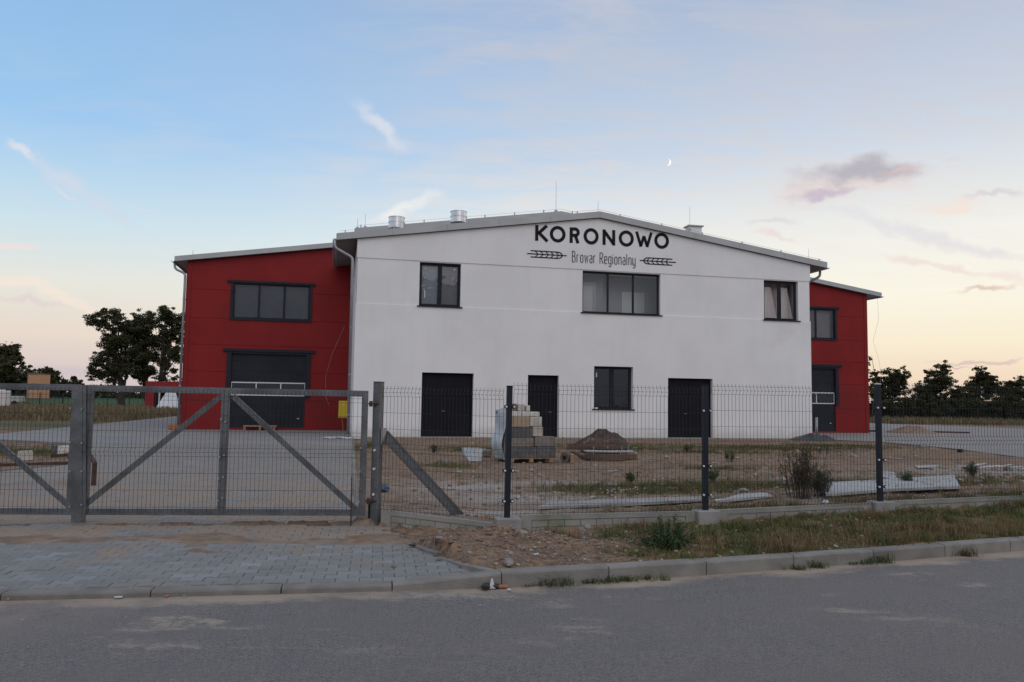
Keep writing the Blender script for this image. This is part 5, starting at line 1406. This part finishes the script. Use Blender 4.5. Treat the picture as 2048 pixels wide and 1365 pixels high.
# ------------------------------------------------------------------ single things lying about
def lay(px, py, z=None, dy=0):
    p = G(px, py, .1); 
    for _ in range(4): p = G(px, py, gh(p.x, p.y))
    return p
def stone(px, py, r, lb, mt=stone_m, sq=(1,1,.6), seed=1, z=None, name='stone', cat='stone', group=None):
    p = lay(px, py) if z is None else G(px, py, z)
    o = MB().rock((0,0,r*.35), r, sq, seed).build(name, mt); o.location = p
    return tag(o, lb, cat, group)
stone(1018,1132,.085,'flat grey stone at the foot of the soil heap behind the kerb corner',seed=4,sq=(1.3,.7,.45))
stone(1047,1069,.055,'round stone in the dug soil beside the corner socket',seed=5)
stone(1174,1057,.05,'pale angular stone in front of the plinth',concrete,seed=6)
stone(1073,1112,.035,'whitish stone on the right edge of the soil heap',white_plastic,seed=7)
stone(1090,1085,.03,'small pale stone above the right edge of the soil heap',stone_m,seed=8)
# litter at the kerb corner
o = tag(MB().rock((0,0,.02), .075, (1.5,.6,.45), 3).rock((.09,0,.018), .04, (1,.7,.5), 5).build('dark_clod', mat('wet_clod', (.05,.045,.04), (.03,.028,.026), 20, 1, bump=.6), smooth=False), 'dark clod of soil lying at the low kerb stone corner', 'clod'); o.location = G(972,1176)
o = tag(MB().prism([(0,0),(.055,0),(.032,.085),(.02,.08)], -.006, .006).build('plastic_scrap', white_plastic), 'upright pointed white plastic scrap beside the dark clod', 'litter'); o.location = G(978,1178); o.rotation_euler = (R(-12),0,.2)
o = tag(MB().rock((0,0,.018), .035, (1.2,.8,.6), 9).build('paper_scrap', white_plastic), 'crumpled white scrap above the orange brick chip', 'litter'); o.location = G(994,1170)
o = tag(MB().rbox(-.05,.05,-.02,.02,0,.025,.006).build('brick_chip', mat('brick_clay', (.42,.17,.10), (.34,.14,.09), 20, .95)), 'small orange brick chip in the gutter of the road', 'brick chip'); o.location = G(1005,1176); o.rotation_euler = (0,0,.15)
o = tag(MB().rock((0,0,.015), .035, (1.1,.8,.6), 10).build('glass_scrap', blue_foil), 'bluish white scrap lying right of the brick chip', 'litter'); o.location = G(1038,1170)
o = tag(MB().rock((0,0,.01), .02, (1.1,.8,.6), 12).build('plaster_crumb', white_plastic), 'small white crumb on the road below the bluish scrap', 'litter'); o.location = G(1018,1182)
o = tag(MB().rbox(-.03,.03,-.015,.015,0,.012,.003).build('paper_scrap', white_plastic), 'white paper scrap on the road before the low kerb stones', 'litter'); o.location = G(237,1196); o.rotation_euler = (0,0,.3)
o = tag(MB().rock((0,0,.008), .018, (1.4,.6,.4), 14).build('brick_chip', MATS['brick_clay']), 'tiny orange chip at a joint of the low kerb', 'brick chip'); o.location = G(333,1194)
# black torn bag bits on the apron
o = MB()
r2 = random.Random(4)
for k in range(7): o.rock((r2.uniform(-.1,.1), r2.uniform(-.08,.08), .012), r2.uniform(.02,.05), (1.3,.8,.35), k)
o = tag(o.build('torn_foil', black_foil), 'torn black foil scraps lying on the sandy edge of the apron', 'litter'); o.location = G(838,1090,.06)
# pale slabs behind the fence
def slab(quad, th, lb, mt=concrete, z=.03, name='concrete_slab', tilt=0):
    ps = [lay(*p) for p in quad]; c = sum(ps, Vector())/len(ps)
    q = MB(); zz = z
    vs = [(p.x-c.x, p.y-c.y, p.z-c.z+zz) for p in ps]+[(p.x-c.x, p.y-c.y, p.z-c.z+zz+th) for p in ps]; n = len(ps)
    q.add(vs, [tuple(reversed(range(n))), tuple(range(n,2*n))]+[(i,(i+1)%n,(i+1)%n+n,i+n) for i in range(n)])
    o = q.build(name, mt); o.location = c
    return tag(o, lb, 'slab')
pale_slab = mat('pale_board', (.36,.36,.36), (.30,.30,.30), 3, .8, bump=.2, bscale=30, c3=(.24,.23,.21), s3=2)
slab([(1652,998),(1790,987),(1920,982),(1908,958),(1640,975)], .04, 'long pale grey slab leaning on the soil right behind the fence', pale_slab)
slab([(1762,962),(1795,970),(1788,952),(1765,950)], .03, 'small pale offcut lying on the far side of the long pale slab', pale_slab, .05)
slab([(1075,1022),(1250,1016),(1412,1006),(1408,1000),(1240,1006),(1100,1012)], .035, 'narrow grey concrete strip lying along the inside of the fence', concrete, .02)
slab([(1432,1009),(1490,1004),(1546,998),(1530,992),(1480,995)], .03, 'pale broken strip lying left of the dead weeds', pale_slab, .02)
slab([(1875,932),(1880,936),(1835,938),(1830,934)], .02, 'thin grey board lying in the middle of the side yard soil', pale_slab, .01)
o = tag(MB().rock((0,0,.02), .06, (1.6,.8,.5), 21).build('plastic_rag', white_plastic), 'crumpled white plastic rag on the soil before the third fence post', 'litter'); o.location = lay(1652,1008)
o = tag(MB().rock((0,0,.02), .055, (1.9,.5,.4), 22).build('plastic_rag', white_plastic), 'white rag lying right of the second fence post', 'litter'); o.location = lay(1440,1004); o.rotation_euler = (0,0,.5)
o = tag(MB().rock((0,0,.05), .10, (1,1,.9), 23).build('blue_can', mat('blue_tin', (.03,.07,.12), None, 1, .5)), 'small dark blue can on the soil right of the gate post', 'can'); o.location = lay(766,984)
# foil strips on the right
q = MB(); r2 = random.Random(6)
for k in range(13):
    a = r2.uniform(-.3,.3); x, y = r2.uniform(-.7,.9), r2.uniform(-.9,.9)
    q.beam((x-.18,y,.03),(x+.18,y+a*.3,.05+.05*r2.random()),.05+.05*r2.random(),.012)
o = tag(q.build('foil_strips', [white_plastic]), 'tangle of white and dark foil strips lying on the soil at the right edge', 'litter'); o.location = G(2005,940)
o = tag(MB().rock((0,0,.05), .35, (1.6,.8,.25), 8).build('dark_sheet', black_foil), 'dark plastic sheet lying under the white foil strips', 'sheet'); o.location = G(2030,946)
def block(px, py, sx_, sy_, sz, lb, mt, rz_=0, name='concrete_block'):
    p = G(px, py); o = MB().rbox(-sx_/2,sx_/2,-sy_/2,sy_/2,0,sz,.012).build(name, mt); o.location = p; o.rotation_euler = (0,0,rz_); return tag(o, lb, 'block')
block(1846,896,.28,.16,.13,'grey brick shaped block on the edge of the side yard paving',concrete,.1)
block(1920,906,.14,.14,.13,'small dark blue grey block farther right on the paving edge',post_m,.5)
# ---- earth heaps
def heap(name, lb, c, rx_, ry_, h, mt, seed, peak=(0,0), cat='soil heap'):
    q = MB(); n, m_ = 64, 26; vs = [(0+peak[0]*rx_, peak[1]*ry_, h)]
    for j in range(1, m_+1):
        u = j/m_
        for i in range(n):
            a = 2*PI*i/n; w = 1+.12*noise.noise((cos(a)*1.5, sin(a)*1.5, seed))
            x = cos(a)*rx_*u*w+peak[0]*rx_*(1-u); y = sin(a)*ry_*u*w+peak[1]*ry_*(1-u)
            z = h*(1-u)**.8*(1+.55*noise.noise((x*1.7, y*1.7, seed)))*(1 if j < m_ else 0)+noise.noise((x*4, y*4, seed+3))*.16*h*(1-u)+noise.noise((x*9, y*9, seed+5))*.07*h*(1-u)**.5-(.05 if j == m_ else 0)
            vs.append((x, y, z))
    fs = [(0, 1+i, 1+(i+1) % n) for i in range(n)]
    for j in range(m_-1):
        for i in range(n): fs.append((1+j*n+i, 1+(j+1)*n+i, 1+(j+1)*n+(i+1) % n, 1+j*n+(i+1) % n))
    q.add(vs, fs); o = q.build(name, mt, smooth=True); o.location = c; return tag(o, lb, cat)
heap('earth_mound', 'dark pointed earth mound heaped before the wall below the ground floor window', (3.3, 28.4, 0), 1.02, .9, .60, earth, 2, (.12,0))
sandy = mat('sandy_heap', (.27,.19,.14), (.20,.14,.10), 4, 1, bump=.7, bscale=10, bdist=.05)
heap('sand_heap', 'low reddish sand heap out on the side yard paving', (23.2, 45.6, 0), 1.5, 1.3, .42, sandy, 5)
tag(MB().beam((19,46.6,.06),(21.5,46.0,.07),.15,.10).build('plank', rust), 'long dark plank lying left of the sand heap', 'plank')
tag(MB().beam((24.6,46.4,.06),(26.6,45.6,.07),.12,.08).build('plank', rust), 'shorter dark plank lying right of the sand heap', 'plank')
heap('black_foil_heap', 'crumpled black foil heaped round a pipe at the right corner of the white block', (13.35, 34.7, 0), 1.05, .55, .34, black_foil, 7, (.2,0), cat='foil heap')
p = AT(1633, 868, 35.2)
tag(MB().tube([(p.x,35.2,0),(p.x+.01,35.2,1.0)], .055, 10).build('grey_pipe', zinc, smooth=True), 'upright grey pipe sticking out of the black foil heap', 'pipe')
# ---- rusty formwork rings/beams in the yard
fw = empty('rusty_formwork', (2.6, 22.4, 0), R(4), 'low pile of rusty curved formwork beams lying before the earth mound', 'formwork')
def curved(x0, x1, y, z, h, bow, mt, th=.12):
    q = MB(); n = 12
    for i in range(n):
        a, b = i/n, (i+1)/n; f = lambda u: (x0+(x1-x0)*u, y-bow*sin(PI*u))
        (xa, ya), (xb, yb) = f(a), f(b)
        q.add([(xa,ya,z),(xb,yb,z),(xb,yb+th,z),(xa,ya+th,z),(xa,ya,z+h),(xb,yb,z+h),(xb,yb+th,z+h),(xa,ya+th,z+h)], [(3,2,1,0),(4,5,6,7),(0,1,5,4),(2,3,7,6)]+([(3,0,4,7)] if i == 0 else [])+([(1,2,6,5)] if i == n-1 else []))
    return q.build('beam', mt, fw)
rwood = mat('stained_board', (.14,.085,.062), (.095,.062,.048), 5, .95, bump=.4, bscale=30)
curved(-.68,.72,-1.2,.05,.13,.22,rwood); curved(-.60,.75,-.9,.20,.03,.15,pale_slab,.5); curved(-.58,.72,-.2,.12,.14,.2,rust)
curved(-.55,.70,.35,.10,.22,.16,rwood); curved(-.75,.72,1.6,.10,.18,.1,rwood)
for x in (-.3,.1,.5,.68): MB().box(x-.012,x+.012,-.35,-.33,.10,.33).build('spacer', concrete, fw)
for x in (.3,.66): MB().box(x-.012,x+.012,-1.1,-1.08,.15,.26).build('spacer', concrete, fw)
for s_ in (-.6,.66): MB().box(s_-.06,s_+.06,-1.2,1.6,0,.06).build('bearer', rust, fw)
# ---- pallet with stacked blocks
PA = R(17); pc = Vector((-.05, 20.05, 0))
pal = empty('wooden_pallet', pc, PA, 'weathered wooden pallet under the stacked concrete blocks', 'pallet')
for x in (.10,.62,1.16):
    for y in (.06,.5,.94): MB().box(x-.055,x+.055,y-.06,y+.06,0,.09).build('pallet_foot', wood, pal)
for k in range(6): MB().box(0,1.26,.0+k*.17,.13+k*.17,.091,.113).build('deck_board', wood, pal)
bm_ = {'dk': mat('block_dark', (.12,.12,.125), (.085,.085,.09), 6, .95, bump=.5, bscale=30, c3=(.25,.25,.25), s3=14, thr3=(.66,.72)),
       'br': mat('block_brown', (.21,.185,.165), (.16,.14,.125), 5, .95, bump=.5, bscale=30),
       'lt': mat('block_light', (.50,.46,.41), (.40,.36,.32), 5, .95, bump=.4, bscale=30),
       'or': mat('block_orange', (.36,.27,.19), (.28,.22,.17), 3, .95, bump=.4, bscale=30),
       'wh': mat('block_white', (.60,.58,.55), (.50,.48,.45), 4, .95, bump=.4, bscale=30)}
BLK = [ # x0,x1,y0,y1,z0,z1,mat,label
 (.04,.76,0,.30,.115,.385,'dk','dark grey block, left one of the bottom row on the pallet'),
 (.765,1.29,0,.30,.115,.40,'dk','white speckled dark block, right one of the bottom row on the pallet'),
 (.04,.68,0,.30,.392,.63,'br','brownish grey block, left one of the second row on the pallet'),
 (.71,1.27,0,.32,.405,.655,'br','brown grey block at the right end of the second row, with nothing on it'),
 (.04,.64,0,.30,.636,.89,'dk','dark mottled block in the third row on the pallet'),
 (.645,.93,0,.34,.66,.91,'lt','light block right of the dark mottled one in the third row'),
 (.04,.57,0,.30,.896,1.17,'or','orange stained block in the fourth row on the pallet'),
 (.575,.90,0,.34,.915,1.165,'lt','beige block right of the orange stained one'),
 (.03,.36,.02,.4,1.172,1.30,'wh','short pale slab block at the left end of the fifth row'),
 (.365,.84,.02,.4,1.172,1.29,'wh','longer pale slab block at the right end of the fifth row'),
 (.02,.22,.06,.3,1.305,1.50,'br','grey topmost block behind the corner fence post'),
 (.26,.46,.08,.34,1.305,1.49,'lt','middle block of the three on top of the stack'),
 (.48,.60,.08,.30,1.30,1.45,'wh','small upright block on the right of the topmost three'),
 (-.02,.55,.36,.68,.115,.63,'lt','tall light block in the back half of the stack, lower left'),
 (.0,.6,.36,.68,.64,1.165,'lt','tall light block in the back half of the stack, upper left'),
 (-.02,.55,.70,1.0,.115,.63,'wh','rearmost light block of the stack, lower part'),
 (.0,.6,.70,1.0,.64,1.16,'wh','rearmost light block of the stack, upper part'),
 (.62,1.2,.36,.9,.115,.64,'br','hidden brown block behind the right end of the stack')]
for (x0,x1,y0,y1,z0,z1,mk,lb) in BLK:
    q = MB(); q.rbox(x0-(x0+x1)/2+.004, x1-(x0+x1)/2-.004, -(y1-y0)/2+.004, (y1-y0)/2-.004, 0, z1-z0-.003, .012)
    o = q.build('concrete_block', bm_[mk]); o.location = pc+Matrix.Rotation(PA,3,'Z') @ Vector(((x0+x1)/2,(y0+y1)/2,z0)); o.rotation_euler = (0,0,PA+random.uniform(-.07,.07)*(1 if z0 > .2 else .4))
    tag(o, lb, 'block', 'building blocks stacked on the pallet')
# plastic film draped down the left side of the stack
q = MB(); n_, m_ = 16, 18; vs = []
for j in range(m_+1):
    for i in range(n_+1):
        u, v = i/n_, j/m_; z = 1.36*(1-v)+.06
        x = -.06-.05*noise.noise((u*4, v*3, 2))-.12*math.exp(-((v-.72)/.2)**2); y = .02+u*1.0
        vs.append((x, y, z-.12*u*(1 if v < .1 else 0)))
q.add(vs, [(j*(n_+1)+i, (j+1)*(n_+1)+i, (j+1)*(n_+1)+i+1, j*(n_+1)+i+1) for j in range(m_) for i in range(n_)])
q.add([(p[0]+.004, p[1], p[2]) for p in vs], [(j*(n_+1)+i, j*(n_+1)+i+1, (j+1)*(n_+1)+i+1, (j+1)*(n_+1)+i) for j in range(m_) for i in range(n_)])
o = q.build('plastic_film', blue_foil, smooth=True); o.location = pc; o.rotation_euler = (0,0,PA); tag(o, 'pale bluish plastic film hanging down the left side of the block stack', 'film')
# broken block wrapped in film, left of the stack
p = G(945, 922)
q = MB(); q.prism([(-.12,0),(.20,0),(.24,.32),(-.26,.34),(-.24,.18)], -.14, .16); o = q.build('wrapped_block', blue_foil); o.location = p; o.rotation_euler = (0,0,.25)
tag(o, 'broken pale block wrapped in bluish film standing left of the pallet', 'block')
MB().box(.205,.232,-.13,.15,.02,.30).build('bare_end', bm_['or'], o)
o = MB().rbox(-.13,.13,-.12,.12,0,.2,.03).build('concrete_block', bm_['br']); o.location = G(974, 914); tag(o, 'brown block lying between the wrapped block and the pallet', 'block')
# log right of the pallet
q = MB(); q.tube([(0,0,.13),(.16,.3,.14)], [.13,.12], 12); lg = q.build('tree_log', mat('log_bark', (.10,.075,.06), (.16,.13,.11), 9, 1, bump=.6), smooth=False); lg.location = G(1129, 926)
tag(lg, 'short thick log lying at the right end of the pallet', 'log'); MB().tube([(-.004,-.008,.13),(-.008,-.014,.13)], .05, 10).build('heart_rot', black_paint, lg)
MB().rbox(.14,.26,-.05,.1,0,.22,.01).build('split_side', wood, lg)
# rusty frame behind the left leaf
rfm = empty('steel_rack', (-7.6, 14.3, 0), R(3), 'rusty low steel rack lying behind the gate where the leaves meet', 'steel frame')
def W2(px, py, Y): return AT(px, py, Y)-Vector((-7.6,14.3,0))
for a, b, w in ((W2(-10,930,13.5),W2(150,926,13.5),.05),(W2(104,913,14.2),W2(165,907,14.2),.05),(W2(138,910,14.2),W2(150,928,13.5),.07),(W2(176,904,14.2),W2(184,928,13.5),.05),(W2(150,909,14.2),W2(180,906,14.2),.05)):
    MB().beam(a, b, w, w).build('bar', rust, rfm)
for px in (-5, 145, 183):
    p = W2(px, 928, 13.5); MB().box(p.x-.03,p.x+.03,p.y-.03,p.y+.03,0,p.z+.02).build('foot', rust, rfm)
p = W2(165, 907, 14.2); MB().box(p.x-.02,p.x+.02,p.y-.02,p.y+.02,0,p.z).build('foot', rust, rfm)
# things by the garage door
o = MB()
for k in range(4): o.box(-.75+k*.02,.72,-.3+k*.14,-.2+k*.14,.09,.12)
for x in (-.68,0,.62): o.box(x-.05,x+.05,-.3,.25,0,.088)
o = o.build('wooden_ramp', wood); o.scale = (1,1,1.9); o.location = G(521,861); o.rotation_euler = (0,0,BA); tag(o, 'low orange brown wooden pallet on the ground before the left garage door', 'pallet')
block(603,859,.22,.2,.34,'orange wooden block at the right foot of the left garage door',wood_orange,BA,'wood_block')
block(463,858,.14,.2,.40,'orange wooden block at the left foot of the left garage door',wood_orange,BA,'wood_block')
block(348,860,.45,.25,.22,'orange brick stack at the left corner of the red hall',wood_orange,0,'brick_pile')
block(1679,866,.14,.2,.32,'orange wooden piece at the foot of the right garage door',wood_orange,BA,'wood_block')
block(1718,865,.3,.2,.16,'cream block against the red wall right of the right garage door',bm_['wh'],BA,'cream_block')
q = MB(); r2 = random.Random(8)
for k in range(10): q.rock((r2.uniform(-.6,.6), r2.uniform(-.5,.5), .02), r2.uniform(.12,.28), (1.5,1,.16), k)
o = tag(q.build('spilled_plaster', white_plastic), 'white plaster spill on the paving at the foot of the drainpipe', 'spill'); o.location = G(685,877)
# ---- far left: red container with a white tarp, white tanks
ct = empty('red_container', (AT(330,800,88).x, 88, 0), R(-3), 'red steel container with an open dark front standing in the meadow left of the hall', 'container')
red_c = mat('container_red', (.30,.014,.02), (.24,.012,.018), 2, .7)
MB().box(-2.3,2.6,0,2.5,2.15,3.05).build('top_panel', red_c, ct); MB().box(-2.3,-1.3,0,2.5,0,2.15).build('wall', red_c, ct); MB().box(-2.3,2.6,2.3,2.5,0,2.15).build('back_wall', red_c, ct)
for k in range(16): MB().box(-2.28+k*.305,-2.16+k*.305,-.04,-.0,2.2,3.0).build('rib', red_c, ct)
for k in range(3): MB().box(-2.25+k*.32,-2.13+k*.32,-.04,0,.05,2.1).build('rib', red_c, ct)
MB().box(-1.3,-.75,.1,.2,0,2.1).build('open_door', black_paint, ct)
MB().box(-.7,-.55,-.1,.0,0,2.15).build('post', alu_white, ct); MB().box(1.9,2.05,-.1,0,0,2.15).build('post', alu_white, ct)
tp = MB(); tp.add([(-.75,-.6,0),(2.0,-.6,0),(1.05,0,2.12),(.25,0,2.12),(-.5,.4,0),(1.8,.4,0)], [(0,1,2,3),(0,3,4),(1,5,2),(4,3,2,5)])
o = tp.build('white_tarp', mat('tarp', (.55,.62,.72), (.70,.72,.74), .8, .7)); o.location = ct.location; tag(o, 'white and pale blue tarp spread as a tent in the container opening', 'tarp')
tk = empty('water_tank', (AT(8,800,80).x-.2, 80, 0), 0, 'white square plastic tank at the left picture edge in the meadow', 'tank')
MB().rbox(-.62,.62,-.5,.5,.12,1.75,.08).build('tank_body', mat('tank_white', (.62,.58,.57), None, 1, .6), tk); MB().rbox(-.3,.2,-.2,.2,1.75,1.9,.03).build('tank_lid', MATS['tank_white'], tk); MB().box(-.6,.6,-.5,.5,0,.118).build('tank_pallet', wood, tk)
tr_ = empty('grey_trailer', (AT(28,800,92).x, 92, 0), 0, 'low pale grey trailer standing right of the white tank', 'trailer')
MB().rbox(-1.1,1.0,-.5,.5,.45,1.15,.05).build('trailer_box', fascia_m, tr_)
for x in (-.5,.4): MB().tube([(x,-.6,.3),(x,-.45,.3)], .3, 14).build('wheel', black_paint, tr_)
MB().beam((1.0,0,.5),(1.8,0,.35),.08,.08).build('drawbar', rust, tr_)
# rubble in the driveway island
for k, (px, py, lb, mk) in enumerate(((118,905,'grey block standing in the soil island left of the gate strip','dk'),(130,906,'cream block beside the grey one in the soil island','wh'),(50,918,'pale flat block at the edge of the soil island','lt'))):
    block(px, py+3, .3,.25,.22, lb, bm_[mk], .3*k)
# ------------------------------------------------------------------ moon
Ym = 5000.0; c = AT(1335.5, 325, Ym); k = Ym/FPX; R_m = 6.8*k
q = MB(); outer = [(R_m*cos(R(a)), R_m*sin(R(a))) for a in range(-90, 91, 10)]; inner = [(R_m*.48*cos(R(a)), R_m*sin(R(a))) for a in range(80, -81, -10)]
q.prism(outer+inner, -R_m*.1, R_m*.1)
mm_ = bpy.data.materials.new('moonlight'); mm_.use_nodes = True; b = mm_.node_tree.nodes['Principled BSDF']; b.inputs['Base Color'].default_value = (0,0,0,1); b.inputs['Emission Color'].default_value = (1,.99,.97,1); b.inputs['Emission Strength'].default_value = 1.05
o = q.build('moon', mm_); o.location = c; o.rotation_euler = (0, R(18), 0); tag(o, 'thin white crescent moon high above the gable', 'moon')
